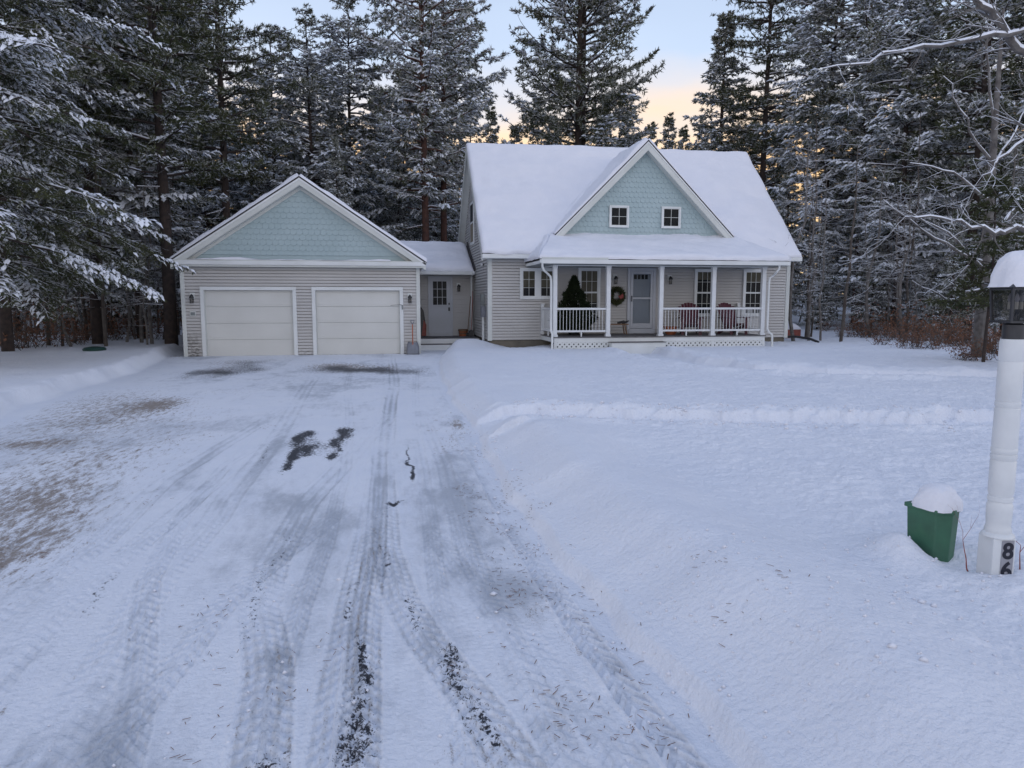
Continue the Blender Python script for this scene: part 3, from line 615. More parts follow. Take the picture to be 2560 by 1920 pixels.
f = MB(); f.box(HX0+.05, HX1-.05, HY+.05, HYB-.05, -.6, .438, 'concrete'); f.build('foundation', Hs)
corner(Hs, HX0, HY, .42, 3.3, -1, .11); corner(Hs, HX1, HY, .42, 3.3, 1, .11)
OV = .28
r = MB()
for (ya, yb) in ((EY, RY), (2*RY-EY, RY)):
    za, zb2 = EZ, RZ
    r.extr([(HX0-OV, ya, za), (HX0-OV, yb, zb2), (HX0-OV, yb, zb2-.06), (HX0-OV, ya, za-.06)], (HX1-HX0+2*OV-.1, 0, 0), 'roof')
r.build('roof', Hs)
k = MB()
for xs in (HX0-OV-.02, HX1+OV-.12):
    for (ya, yb) in ((EY-.02, RY), (2*RY-EY+.02, RY)):
        k.extr([(xs, ya, EZ-.06), (xs, yb, RZ-.06), (xs, yb, RZ-.30), (xs, ya, EZ-.24)], (.035, 0, 0), 'trim')
        k.extr([(xs+.036, ya, EZ-.16), (xs+.036, yb, RZ-.16), (xs+.036, yb, RZ-.18), (xs+.036, ya, EZ-.18)], (OV-.03 if xs < 5 else -.0, 0, 0) if xs < 5 else (-(OV-.1), 0, 0), 'trim')
k.build('rake_board', Hs)
k = MB(); k.box(HX0-OV, 5.05, EY-.10, EY, EZ-.16, EZ-.02, 'white'); k.box(12.7, HX1+OV-.1, EY-.10, EY, EZ-.16, EZ-.02, 'white'); k.box(HX0-OV, HX1+OV-.1, EY, HY, EZ-.16, EZ-.14, 'white')
k.build('gutter', Hs, bevel=.02)
snow_slab('roof_snow', [(HX0-OV-.01, EY-.09, EZ-.02), (HX1+OV-.1, EY-.09, EZ-.02), (HX1+OV-.1, RY, RZ), (HX0-OV-.01, RY, RZ)], .10, Hs, 120, 90, (1, 1, 0, 1), 4)
snow_slab('roof_snow', [(HX1+OV-.1, 2*RY-EY, EZ), (HX0-OV-.01, 2*RY-EY, EZ), (HX0-OV-.01, RY, RZ), (HX1+OV-.1, RY, RZ)], .10, Hs, 60, 40, (1, 1, 0, 1), 5)
# dormer
DC, DZ, DHW = 9.12, 7.26, 3.24; dsl = (DZ-4.06)/DHW; DY = HY-.30
d = MB(); d.extr([(DC-DHW+.1, HY+.02, 3.9), (DC+DHW-.1, HY+.02, 3.9), (DC, HY+.02, DZ-.12)], (0, .1, 0), 'teal')
scallops(d, HY+.015, DC-DHW+.18, DC+DHW-.18, 4.03, DZ-.16, .165, .17, DC); d.build('gable', Hs)
d = MB(); YB_ = EY+(DZ-EZ)/HS+.1
def mainy(z): return EY+(z-EZ)/HS
for sx in (-1, 1):
    xe = DC+sx*DHW
    a0, a1 = (DC, DY, DZ), (xe, DY, 4.06); b0, b1 = (DC, mainy(DZ)+.1, DZ), (xe, mainy(4.06)+.1, 4.06)
    V = [a0, a1, b1, b0]+[(p[0], p[1], p[2]-.06) for p in (a0, a1, b1, b0)]
    d.poly(V, [(0, 1, 2, 3), (7, 6, 5, 4), (0, 4, 5, 1), (1, 5, 6, 2), (2, 6, 7, 3), (3, 7, 4, 0)], 'roof')
d.build('dormer_roof', Hs)
t = MB()
for sx in (-1, 1):
    xe = DC+sx*(DHW+.0)
    def rr(x): return DZ-dsl*abs(x-DC)
    for (o0, o1, y0, y1, m) in ((-.055, -.11, -.03, .0, 'white'), (-.11, -.33, -.015, .025, 'trim'), (-.33, -.35, -.01, .3, 'trim')):
        t.extr([(DC, DY+y0, rr(DC)+o0), (xe, DY+y0, rr(xe)+o0), (xe+(-sx)*0, DY+y0, rr(xe)+o1), (DC, DY+y0, rr(DC)+o1)], (0, y1-y0, 0), m)
t.build('rake_board', Hs)
snow_slab('dormer_snow', [(DC-DHW-.02, DY-.03, 4.04), (DC-DHW-.02, mainy(4.04)+.3, 4.04), (DC, mainy(DZ)+.3, DZ), (DC, DY-.03, DZ)], .10, Hs, 60, 60, (0, 0, 0, 1), 6)
snow_slab('dormer_snow', [(DC+DHW+.02, mainy(4.04)+.3, 4.04), (DC+DHW+.02, DY-.03, 4.04), (DC, DY-.03, DZ), (DC, mainy(DZ)+.3, DZ)], .10, Hs, 60, 60, (0, 1, 0, 0), 7)
for x0 in (7.85, 9.76): window(Hs, x0, x0+.71, 4.32, 5.07, HY-.02, 2, 2, 1, fr=.055)
# porch hip roof
GYp, GXL, GXR, GZ = 22.45, 4.90, 13.38, 3.10; PT = 4.02
p = MB()
fr4 = [(GXL, GYp, GZ), (GXR, GYp, GZ), (DC+DHW+.05, HY+.1, PT), (DC-DHW-.05, HY+.1, PT)]
lf = [(GXL, GYp, GZ), (DC-DHW-.05, HY+.1, PT), (GXL+.2, HY+.9, GZ+.35), (GXL, HY+.1, GZ+.0)]
rf_ = [(GXR, GYp, GZ), (GXR, HY+.1, GZ), (GXR-.2, HY+.9, GZ+.35), (DC+DHW+.05, HY+.1, PT)]
for q in (fr4, [lf[0], lf[1], lf[3]], [rf_[0], rf_[1], rf_[3]]):
    p.extr(q, (0, 0, -.05), 'roof')
p.build('porch_roof', Hs)
snow_slab('porch_snow', [(GXL-.02, GYp-.03, GZ), (GXR+.02, GYp-.03, GZ), fr4[2], fr4[3]], .12, Hs, 140, 40, (1, 0, 0, 0), 8, ew=.16)
snow_slab('porch_snow', [(GXL-.02, HY+.15, GZ), (GXL-.02, GYp-.03, GZ), (DC-DHW-.05, HY+.1, PT), (DC-DHW-.10, HY+.12, PT)], .12, Hs, 40, 40, (1, 0, 0, 0), 9, ew=.16)
snow_slab('porch_snow', [(GXR+.02, GYp-.03, GZ), (GXR+.02, HY+.15, GZ), (DC+DHW+.10, HY+.12, PT), (DC+DHW+.05, HY+.1, PT)], .12, Hs, 40, 40, (1, 0, 0, 0), 10, ew=.16)
# snow fillets in the valleys between dormer / porch roof and the main roof
def fillet(pts, rad, name='valley_snow'):
    m = MB(); m.tube(pts, rad, 'snow', 14); m.build(name, Hs, smooth=True)
for sx in (-1, 1):
    pts = []
    for i in range(14):
        z = 4.0+(DZ-.1-4.0)*i/13; x = DC+sx*(DZ-z)/dsl; pts.append((x, mainy(z)+.02, z+.02))
    fillet(pts, [.05+.12*min(1, (13-i)/5) for i in range(14)])
    x0 = GXL if sx < 0 else GXR
    fillet([(x0+(DC+sx*DHW-x0)*i/9-sx*.05, EY+.05+(mainy(PT)-EY)*i/9, EZ-.05+(PT-EZ)*i/9) for i in range(10)], [.12]*10)
g = MB(); g.box(GXL+.04, GXR, GYp-.10, GYp+.01, GZ-.15, GZ-.02, 'white'); g.box(GXL+.04, 7.1, GYp-.104, GYp-.09, GZ-.02, GZ+.045, 'trim'); g.box(GXL, GXL+.05, GYp-.08, GYp+.01, GZ-.13, GZ-.02, 'white')
g.build('gutter', Hs, bevel=.02)
c = MB(); c.box(GXL+.05, GXR-.05, GYp+.02, HY, GZ-.17, GZ-.14, 'meter'); c.box(PX0, PX1, PY-.02, PY+.14, 2.90, GZ-.172, 'white'); c.box(PX0, PX0+.14, PY+.14, HY, 2.90, GZ-.172, 'white'); c.box(PX1-.14, PX1, PY+.14, HY, 2.90, GZ-.172, 'white'); 
c.box(GXL, GXL+.03, GYp+.02, HY+.1, GZ-.15, GZ-.01, 'white'); c.box(GXR-.03, GXR, GYp+.02, HY+.1, GZ-.15, GZ-.01, 'white')
c.build('porch_ceiling', Hs)  # ceiling slab coloured dark to deepen the shade in the porch recess
# downspouts (elbow back to the post, down, kick out)
def spout(x, xp, s):
    m = MB(); yb = PY-.05
    pts = [(x, GYp-.03, GZ-.13), (x, GYp-.03, GZ-.25), (x+s*.06, GYp+.02, GZ-.36), (xp-s*.12, PY-.10, GZ-.46), (xp-s*.02, yb, GZ-.55), (xp, yb, GZ-.70), (xp, yb, .86), (xp+(.04), yb-.02, .74)]
    if s < 0: pts += [(xp+.16, yb-.03, .66), (xp+.18, yb-.03, .55), (xp+.18, yb-.03, .12)]
    else: pts += [(xp+.03, yb-.06, .60), (xp+.03, yb-.06, .2)]
    m.tube(pts, .036, 'white', 8); m.build('downspout', Hs, smooth=True)
spout(4.98, 5.34, 1); spout(13.02, 12.86, -1)
k = MB(); k.tube([(HX0-.12, 27.9, 2.86), (HX0-.12, 28.5, 2.75), (HX0-.12, 28.55, 2.55), (HX0-.12, 28.55, .45)], .042, 'white', 8); k.build('downspout', Hs, smooth=True)
# deck, skirt
k = MB(); k.box(PX0+.02, PX1+.0, PY-.03, HY-.01, PZ-.035, PZ, 'deck'); k.build('porch_floor', Hs)
k = MB(); k.box(PX0+.04, PX1-.02, PY-.0, PY+.03, .45, PZ-.036, 'white'); k.box(PX0+.04, PX0+.07, PY+.03, HY-.01, .45, PZ-.036, 'white'); k.box(PX1-.05, PX1-.02, PY+.03, HY-.01, .45, PZ-.036, 'white')
k.box(10.90, 10.96, PY-.004, PY+.03, -.05, .45, 'white'); k.box(12.74, PX1-.02, PY-.004, PY+.03, -.05, .45, 'white'); k.box(PX0+.04, PX0+.10, PY-.004, PY+.03, -.05, .45, 'white')
k.build('skirt_board', Hs)
def clip_poly(pl, x0, x1, z0, z1):
    for ax, lim, sg in ((0, x0, 1), (0, x1, -1), (1, z0, 1), (1, z1, -1)):
        o_ = []
        for i in range(len(pl)):
            a, b = pl[i], pl[(i+1) % len(pl)]; ia = sg*(a[ax]-lim) >= 0; ib = sg*(b[ax]-lim) >= 0
            if ia: o_.append(a)
            if ia != ib: t_ = (lim-a[ax])/(b[ax]-a[ax]); o_.append((a[0]+t_*(b[0]-a[0]), a[1]+t_*(b[1]-a[1])))
        pl = o_
        if len(pl) < 3: return []
    return pl
def lattice(x0, x1, z0, z1, y):
    m = MB(); s_ = .155; hw = .033*math.sqrt(2)
    for dirn in (1, -1):
        i = math.floor((x0-3)/s_)
        while i*s_ < x1+3:
            c_ = i*s_; zc = z1-.06
            pl = [(c_-hw+dirn*(-2), zc-2), (c_+hw+dirn*(-2), zc-2), (c_+hw+dirn*2, zc+2), (c_-hw+dirn*2, zc+2)]
            pl = clip_poly(pl, x0, x1, z0, z1)
            if pl: m.extr([(a, y+(0 if dirn > 0 else .008), b) for a, b in pl], (0, .006, 0), 'white')
            i += 1
    m.build('lattice_panel', Hs)
lattice(PX0+.10, 7.30, -.05, .45, PY+.01); lattice(9.12, 10.90, -.05, .45, PY+.01); lattice(10.96, 12.74, -.05, .45, PY+.01)
k = MB(); k.box(PX0+.1, PX1-.1, PY+.10, PY+.11, -.1, .45, 'dark_in'); k.build('underside_shade', Hs)  # black sheet behind the lattice paints the shade under the porch
k = MB(); k.box(7.30, 9.12, PY-.30, PY-.005, -.10, .44, 'white'); k.box(7.28, 9.14, PY-.33, PY-.005, .44, .465, 'deck'); k.build('porch_step', Hs)
# posts
for i, x in enumerate((5.49, 7.27, 9.08, 10.92, 12.72)):
    k = MB(); k.box(x-.068, x+.068, PY+.0, PY+.136, PZ+.0, 2.90, 'white_post'); k.box(x-.088, x+.088, PY-.02, PY+.156, PZ, PZ+.07, 'white_post'); k.box(x-.08, x+.08, PY-.012, PY+.148, 2.82, 2.90, 'white_post')
    k.build('porch_post', Hs, bevel=.006)
def railing(a, b, axis='x', c=PY+.07, n_=None, name='railing'):
    m = MB()
    def bx(u0, u1, w_, z0, z1, mm='white_post'):
        if axis == 'x': m.box(u0, u1, c-w_, c+w_, z0, z1, mm)
        else: m.box(c-w_, c+w_, u0, u1, z0, z1, mm)
    bx(a, b, .035, 1.50, 1.565); bx(a, b, .030, .78, .84)
    L_ = b-a; n_ = int(L_/.105)
    for i in range(1, n_):
        u = a+L_*i/n_; bx(u-.0065, u+.0065, .0065, .84, 1.50)
    bx((a+b)/2-.02, (a+b)/2+.02, .02, PZ, .78)
    m.build(name, Hs)
railing(5.56, 7.20); railing(9.15, 10.85); railing(10.99, 12.65)
railing(PY+.14, HY-.12, 'y', PX0+.07); railing(PY+.14, HY-.12, 'y', PX1-.07)
for x in (PX0+.07, PX1-.07):
    k = MB(); k.box(x-.05, x+.05, HY-.13, HY-.03, PZ, 1.66, 'white_post'); k.box(x-.065, x+.065, HY-.145, HY-.015, 1.66, 1.69, 'white_post'); k.build('half_post', Hs, bevel=.004)
# windows in the facade
wd = window(Hs, 4.70, 5.33, 1.84, 2.91, HY-.02, 2, 3, 1, shade=.62); wd2 = window(Hs, 5.33, 5.96, 1.84, 2.91, HY-.02, 2, 3, 1, shade=.62)
window(Hs, 6.76, 7.56, 1.22, 2.93, HY-.02, 3, 2, 2, shade=.72)
window(Hs, 11.06, 11.86, 1.22, 2.92, HY-.02, 3, 2, 2, shade=.20); window(Hs, 12.94, 13.74, 1.22, 2.92, HY-.02, 3, 2, 2, shade=.26)
# front door with storm door
k = MB(); k.box(8.56, 8.66, HY-.07, HY, PZ, 2.93, 'entry_white'); k.box(9.50, 9.60, HY-.07, HY, PZ, 2.93, 'entry_white'); k.box(8.66, 9.50, HY-.07, HY, 2.82, 2.93, 'entry_white')
k.box(8.60, 9.58, HY-.12, HY, PZ, .80, 'entry_white'); fd = k.build('front_door_frame', Hs, bevel=.004)
k = MB(); k.box(8.66, 9.50, HY-.022, HY-.004, .80, 2.82, 'entry_white')
for i in range(4): x = 8.80+.135*i; k.box(x, x+.105, HY-.026, HY-.0225, 2.54, 2.70, 'dark_in')
for (a, b, c_, e_) in ((8.80, 9.04, 1.7, 2.4), (9.12, 9.36, 1.7, 2.4), (8.80, 9.04, 1.0, 1.6), (9.12, 9.36, 1.0, 1.6)): k.box(a, b, HY-.026, HY-.0225, c_, e_, 'entry_white')
k.build('front_door', Hs, bevel=.003)
k = MB(); y0, y1 = HY-.075, HY-.05
k.box(8.67, 8.76, y0, y1, .82, 2.81, 'entry_white'); k.box(9.40, 9.49, y0, y1, .82, 2.81, 'entry_white'); k.box(8.76, 9.40, y0, y1, .82, .99, 'entry_white'); k.box(8.76, 9.40, y0, y1, 2.73, 2.81, 'entry_white'); k.box(8.76, 9.40, y0, y1, 1.84, 1.91, 'entry_white')
sd_ = k.build('storm_door', Hs, bevel=.004)
k = MB(); k.face([(8.76, HY-.06, .99), (9.40, HY-.06, .99), (9.40, HY-.06, 2.73), (8.76, HY-.06, 2.73)], 'glass'); k.build('pane', sd_)
k = MB(); k.box(8.69, 8.72, y0-.03, y0, 1.76, 1.96, 'black'); k.build('handle', sd_)
wall_lamp(Hs, 8.10, HY-.02, 2.53, 1.0); wall_lamp(Hs, 10.12, HY-.02, 2.53, 1.0)
k = MB(); k.box(8.75, 9.3, 24.0, 24.5, PZ+.001, PZ+.015, 'black'); dm = k.build('door_mat'); tag(dm, 'black door mat on the porch floor before the white front door', 'mat')
# side window on the left gable end and utilities
k = MB(); k.box(HX0-.05, HX0-.005, 28.42, 29.46, 3.98, 5.62, 'white'); sw = k.build('window', Hs, bevel=.005)
k = MB(); k.box(HX0-.056, HX0-.05, 28.54, 29.34, 4.86, 5.52, 'dark_in'); k.box(HX0-.056, HX0-.05, 28.54, 29.34, 4.08, 4.78, 'shade'); k.build('pane', sw)
k = MB(); k.box(HX0-.14, HX0-.02, 25.55, 25.85, 1.62, 2.02, 'meter'); k.lathe([(.09, 0), (.09, .01)], (HX0-.1, 25.7, 2.0), 'meter'); mt = k.build('meter_box', Hs, bevel=.01)
k = MB(); k.box(HX0-.17, HX0-.02, 25.30, 25.62, 1.22, 1.60, 'grey_plastic'); k.build('meter_box', Hs, bevel=.01)
k = MB(); k.tube([(HX0-.09, 25.45, 1.22), (HX0-.09, 25.45, .1)], .045, 'white', 8); k.build('conduit', Hs, smooth=True)
k = MB(); k.tube([(HX0-.06, 25.8, 3.05), (HX0-.12, 25.8, 3.05)], .04, 'white', 8); k.box(HX0-.05, HX0-.005, 25.75, 26.0, 3.02, 3.10, 'dark_metal'); k.build('flood_light', Hs)
fixparent(Hs)

# ================================================================== BREEZEWAY (entry link)
B = empty('breezeway', (2.44, 28.7, 0), 0, 'low grey entry link with snowy roof and white door between garage and house', 'entry link')
BY = 28.7; BZ = .40
w = MB(); siding(w, 'y', BY, -1, GX1, HX0-.0, .3, 2.9, [(1.81, 2.77, 0, 2.73)]); w.box(GX1+.01, HX0-.01, BY+.056, BY+.1, -.1, 3.0, 'siding'); w.build('front_wall', B)
w = MB(); w.box(GX1+.01, HX0-.01, BY+3.4, BY+3.5, -.1, 3.0, 'siding'); w.build('rear_wall', B)
ry = 30.55; ez, rz_ = 2.90, 4.03
r = MB()
for ya, yb in ((28.08, ry), (2*ry-28.08, ry)):
    r.extr([(-.3, ya, ez), (-.3, yb, rz_), (-.3, yb, rz_-.05), (-.3, ya, ez-.05)], (3.88, 0, 0), 'roof')
r.build('roof', B)
snow_slab('roof_snow', [(-.2, 28.05, ez), (3.54, 28.05, ez), (3.52, ry, rz_), (-.2, ry, rz_)], .20, B, 70, 50, (1, 1, 0, 0), 12, ew=.35)
snow_slab('roof_snow', [(3.52, 2*ry-28.05, ez), (-.2, 2*ry-28.05, ez), (-.2, ry, rz_), (3.52, ry, rz_)], .20, B, 40, 30, (1, 0, 0, 1), 13, ew=.35)
k = MB(); k.box(1.45, 3.58, 28.00, 28.09, ez-.13, ez-.0, 'white'); k.box(1.3, 3.58, 28.09, BY, ez-.10, ez-.08, 'white'); k.build('gutter', B, bevel=.015)
k = MB(); k.extr([(3.55, 28.05, ez+.0), (3.55, ry, rz_+.0), (3.55, ry, rz_+.17), (3.55, 28.05, ez+.13)], (.05, 0, 0), 'roof'); k.build('wall_flashing', B)
k = MB(); k.box(1.81, 1.89, BY-.05, BY, BZ, 2.73, 'entry_white'); k.box(2.69, 2.77, BY-.05, BY, BZ, 2.73, 'entry_white'); k.box(1.89, 2.69, BY-.05, BY, 2.62, 2.73, 'entry_white'); k.box(1.86, 2.72, BY-.09, BY, BZ, .55, 'entry_white'); k.build('door_frame', B, bevel=.004)
k = MB(); k.box(1.89, 2.69, BY-.02, BY-.003, .55, 2.62, 'entry_white'); k.box(1.99, 2.54, BY-.024, BY-.0205, .68, 1.48, 'entry_white'); dr = k.build('entry_door', B, bevel=.003)
k = MB(); k.box(2.0, 2.53, BY-.028, BY-.0205, 1.62, 2.53, 'dark_in'); k.build('door_backing', dr)
k = MB(); a, b, c_, e_ = 1.98, 2.55, 1.60, 2.55
k.box(a-.02, a+.02, BY-.045, BY-.021, c_, e_, 'entry_white'); k.box(b-.02, b+.02, BY-.045, BY-.021, c_, e_, 'entry_white'); k.box(a+.02, b-.02, BY-.045, BY-.021, c_-.02, c_+.02, 'entry_white'); k.box(a+.02, b-.02, BY-.045, BY-.021, e_-.02, e_+.02, 'entry_white')
for i in (1, 2): x = a+(b-a)*i/3; k.box(x-.009, x+.009, BY-.04, BY-.032, c_+.02, e_-.02, 'entry_white')
for i in (1, 2): z = c_+(e_-c_)*i/3; k.box(a+.02, b-.02, BY-.039, BY-.033, z-.009, z+.009, 'entry_white')
k.build('window_grid', dr)
k = MB(); k.face([(a, BY-.030, c_), (b, BY-.030, c_), (b, BY-.030, e_), (a, BY-.030, e_)], 'glass'); k.build('pane', dr)
k = MB(); k.lathe([(.03, 0), (.03, .02)], (2.62, BY-.05, 1.45), 'dark_metal', 12); k.box(2.60, 2.65, BY-.05, BY-.02, 1.62, 1.70, 'dark_metal'); k.box(2.59, 2.655, BY-.06, BY-.02, 1.38, 1.52, 'dark_metal'); k.build('handle', dr)
wall_lamp(B, 3.0, BY-.02, 2.30, 1.0)
k = MB(); k.box(GX1+.03, 3.58, 26.75, BY-.0, BZ-.03, BZ, 'deck'); k.build('deck_floor', B)
k = MB(); k.box(GX1+.03, 3.55, 26.72, 26.749, .22, BZ-.005, 'white'); k.box(GX1+.03, 3.2, 26.42, 26.449, -.05, .19, 'white'); k.box(GX1+.03, 3.2, 26.42, 26.72, .19, .215, 'deck'); k.box(GX1+.1, 3.5, 26.75, 26.76, -.1, .22, 'dark_in'); k.build('entry_steps', B)  # last box: black sheet painting the shade below the deck
fixparent(B)
k = MB(); k.box(2.72, 3.55, 26.52, 26.70, .225, .33, 'black'); o = k.build('deck_gap_shade', bevel=.01); tag(o, 'black block painted as the shaded gap under the entry deck, beside the snow heap', 'painted shade')  # black block stands in for the shade of the gap beneath the deck

# ================================================================== small things at the buildings
# snow shovel leaning on garage corner
def shovel():
    R = empty('snow_shovel', (1.02, 24.5, 0), 0, 'grey snow shovel with orange shaft leaning by the right garage door', 'shovel')
    k = MB(); n_ = 9
    V = []; F = []
    for j in range(7):
        z = .40*j/6; wd_ = .21-.05*max(0, (z-.25)/.15)
        for i in range(n_):
            u = -1+2*i/(n_-1); V.append((u*wd_, -.05+.05*u*u+.18*(z/.4), z+(.02 if j == 6 and abs(u) > .6 else 0)))
    for j in range(6):
        for i in range(n_-1): a = j*n_+i; F.append((a, a+1, a+n_+1, a+n_))
    k.poly(V, F, 'grey_plastic'); o = k.build('blade', R, smooth=True); md = o.modifiers.new('s', 'SOLIDIFY'); md.thickness = .008
    k = MB(); k.tube([(0, .10, .28), (0, .17, .7), (0, .20, 1.0)], .016, 'orange', 8); k.build('shaft', R, smooth=True)
    k = MB(); k.tube([(0, .20, 1.0), (-.05, .21, 1.08), (-.055, .21, 1.14), (.055, .21, 1.14), (.05, .21, 1.08), (0, .20, 1.0)], .014, 'grey_plastic', 6); k.build('grip', R)
shovel()
# broom and shovel leaning at the downspout
def leaning(name, x, y, dx, dz, ms, head, label, cat):
    R = empty(name, (x, y, BZ), 0, label, cat)
    k = MB(); k.tube([(0, 0, .12), (dx*.5, .12, dz*.5), (dx, .22, dz)], .014, ms, 6); k.build('shaft', R, smooth=True)
    k = MB()
    if head == 'broom': k.box(-.17, .17, -.04, .04, .0, .12, 'black'); k.box(-.18, .18, -.05, .05, .10, .14, 'dark_metal')
    else: k.extr([(-.09, -.03, .02), (.09, -.03, .02), (.1, -.02, .2), (0, -.01, .28), (-.1, -.02, .2)], (0, .015, 0), 'dark_metal')
    k.build('head', R)
leaning('push_broom', 3.30, 28.30, .16, 1.55, 'wood', 'broom', 'black push broom with wooden shaft leaning at the entry downspout', 'broom')
leaning('garden_shovel', 3.42, 28.1, .10, 1.75, 'red_wood', 'blade', 'long red handled spade leaning in the corner beside the house wall', 'spade')
R = empty('split_basket', (3.14, 28.38, BZ), 0, 'small orange brown basket on the entry deck, right of the door', 'basket')
k = MB()
k.lathe([(.15, 0), (.17, .12), (.19, .27), (.175, .27), (.155, .12), (.13, .02)], (0, 0, 0), 'terracotta', 12); k.build('body', R, smooth=True)
k = MB(); k.lathe([(.193, .2), (.198, .23), (.196, .27)], (0, 0, 0), 'wood', 12); k.lathe([(.174, .1), (.178, .12), (.178, .14)], (0, 0, 0), 'wood', 12); k.build('hoop', R)
# boots / sled standing left of the entry door
R = empty('sled', (1.52, 28.45, BZ), 0, 'dark and red sled standing upright left of the entry door', 'sled')
k = MB(); pts = [(-.12, 0, 0), (.14, 0, 0), (.17, .05, .5), (.10, .12, 1.0), (.0, .15, 1.15), (-.1, .13, 1.05), (-.15, .05, .5)]
k.extr(pts, (0, .03, 0), 'black'); k.build('board', R)
k = MB(); k.extr([(.0, -.02, .02), (.18, -.02, .02), (.2, .02, .45), (.1, .06, .65)], (0, .03, 0), 'red_wood'); k.build('pad', R)
# wreath
def tufts(C, Dr, size, nb, width, rng, spread=.9, upb=.0):
    """needle blades: for each centre C with direction Dr make nb triangles. returns verts, faces"""
    n_ = len(C); C = np.repeat(C, nb, 0); D = np.repeat(Dr, nb, 0); s_ = np.repeat(size, nb)[:, None]*rng.uniform(.7, 1.2, (n_*nb, 1))
    d = D+rng.normal(0, spread, D.shape); d[:, 2] += upb; d /= np.linalg.norm(d, axis=1)[:, None]+1e-9
    a = rng.normal(0, 1, d.shape); s1 = np.cross(d, a); s1 /= np.linalg.norm(s1, axis=1)[:, None]+1e-9
    base = C-d*s_*.15; tip = base+d*s_
    mid = base+d*s_*.45
    V = np.stack([base, mid+s1*s_*width, tip, mid-s1*s_*width], 1).reshape(-1, 3)
    F = np.arange(n_*nb*4).reshape(-1, 4)
    return V, F
def wreath():
    R = empty('wreath', (8.14, HY-.10, 1.95), 0, 'evergreen wreath with red bow hanging left of the front door', 'wreath')
    rg = np.random.default_rng(3); t = rg.uniform(0, 2*PI, 700); q = rg.normal(0, .035, (700, 2))
    C = np.stack([(.20+q[:, 0])*np.cos(t), q[:, 1]*.6-.02, (.20+q[:, 0])*np.sin(t)*1.1], 1); D = np.stack([np.cos(t), -.6+0*t, np.sin(t)], 1)
    V, F = tufts(C, D, np.full(700, .10), 5, .12, rg)
    link('foliage', npmesh('foliage', V, F, mats=('needle',)), R)
    k = MB()
    for a, rr_ in ((.3, .10), (-.1, .11), (-.55, .09)):
        k.extr([(.05, -.08, -.02), (.05+rr_*math.cos(a)*1.6, -.10, rr_*math.sin(a)*1.6+.04), (.05+rr_*math.cos(a-.4)*1.7, -.10, rr_*math.sin(a-.4)*1.7)], (0, .01, 0), 'bow_red')
    k.lathe([(.001, -.03), (.03, 0), (.001, .03)], (.05, -.1, 0), 'bow_red', 8); k.build('bow', R)
    k = MB()
    for a in np.linspace(0, 6, 9): k.lathe([(.001, -.015), (.016, 0), (.001, .015)], (.2*math.cos(a), -.07, .21*math.sin(a)), 'brass' if int(a*2) % 2 else 'bow_red', 6)
    k.build('berries', R)
wreath()
# potted evergreen on the porch
def porch_tree():
    R = empty('porch_evergreen', (6.42, 23.95, PZ), 0, 'dark green cone shaped evergreen standing on the left end of the porch', 'potted tree')
    k = MB(); k.lathe([(.17, 0), (.21, .25), (.23, .27), (.2, .27)], (0, 0, 0), 'black', 14); k.build('pot', R, smooth=True)
    k = MB(); k.tube([(0, 0, .2), (0, 0, 1.95)], [.03, .006], 'bark', 6); k.build('trunk', R)
    rg = np.random.default_rng(5); n_ = 5200; z = .15+1.8*rg.uniform(0, 1, n_)**1.5; rr_ = np.interp(z, [.1, .4, .9, 1.3, 1.6, 1.95], [.35, .56, .44, .30, .14, .01])*(.75+.35*rg.uniform(0, 1, n_)**.5); t = rg.uniform(0, 2*PI, n_)
    rr_ *= .92+.26*np.sin(t*4+z*5)+.20*np.sin(z*15+t*2)+.12*np.sin(t*9)
    C = np.stack([rr_*np.cos(t), rr_*np.sin(t), z], 1); D = np.stack([np.cos(t), np.sin(t), .5+0*t], 1)
    V, F = tufts(C, D, np.full(n_, .11), 4, .13, rg, .6)
    link('foliage', npmesh('foliage', V, F, mats=('needle_dark',)), R)
porch_tree()
# small table between wreath and door
R = empty('porch_bench', (8.0, 24.15, PZ), 0, 'small brown wooden bench on the porch under the wreath', 'bench')
k = MB(); k.box(-.38, .38, -.16, .16, .33, .37, 'wood'); k.build('seat', R, bevel=.005)
for sx in (-1, 1):
    for sy in (-1, 1): k = MB(); k.beam((sx*.26, sy*.1, .33), (sx*.33, sy*.13, 0), .035, .035, 'wood'); k.build('leg', R)
R = empty('boot_pair', (8.2, 24.12, PZ+.37), 0, 'dark gloves lying on the porch bench beside the front door', 'gloves')
k = MB(); 
for dx in (-.08, .08): k.tube([(dx-.1, 0, .03), (dx, .02, .045), (dx+.1, .03, .07), (dx+.16, .04, .10)], [.03, .04, .038, .02], 'black', 8)
k.build('glove', R, smooth=True)
# terracotta pots at the chair
R = empty('pumpkin_planter', (9.82, 23.75, PZ), 0, 'low orange brown planter left of the red porch chairs', 'planter')
k = MB(); k.lathe([(.14, 0), (.2, .08), (.24, .24), (.26, .25), (.26, .28), (.22, .28), (.2, .1)], (0, 0, 0), 'terracotta', 14); k.build('pot', R, smooth=True)
k = MB(); k.lathe([(.21, .25), (.1, .28), (.001, .29)], (0, 0, 0), 'twig', 14); k.build('soil', R)
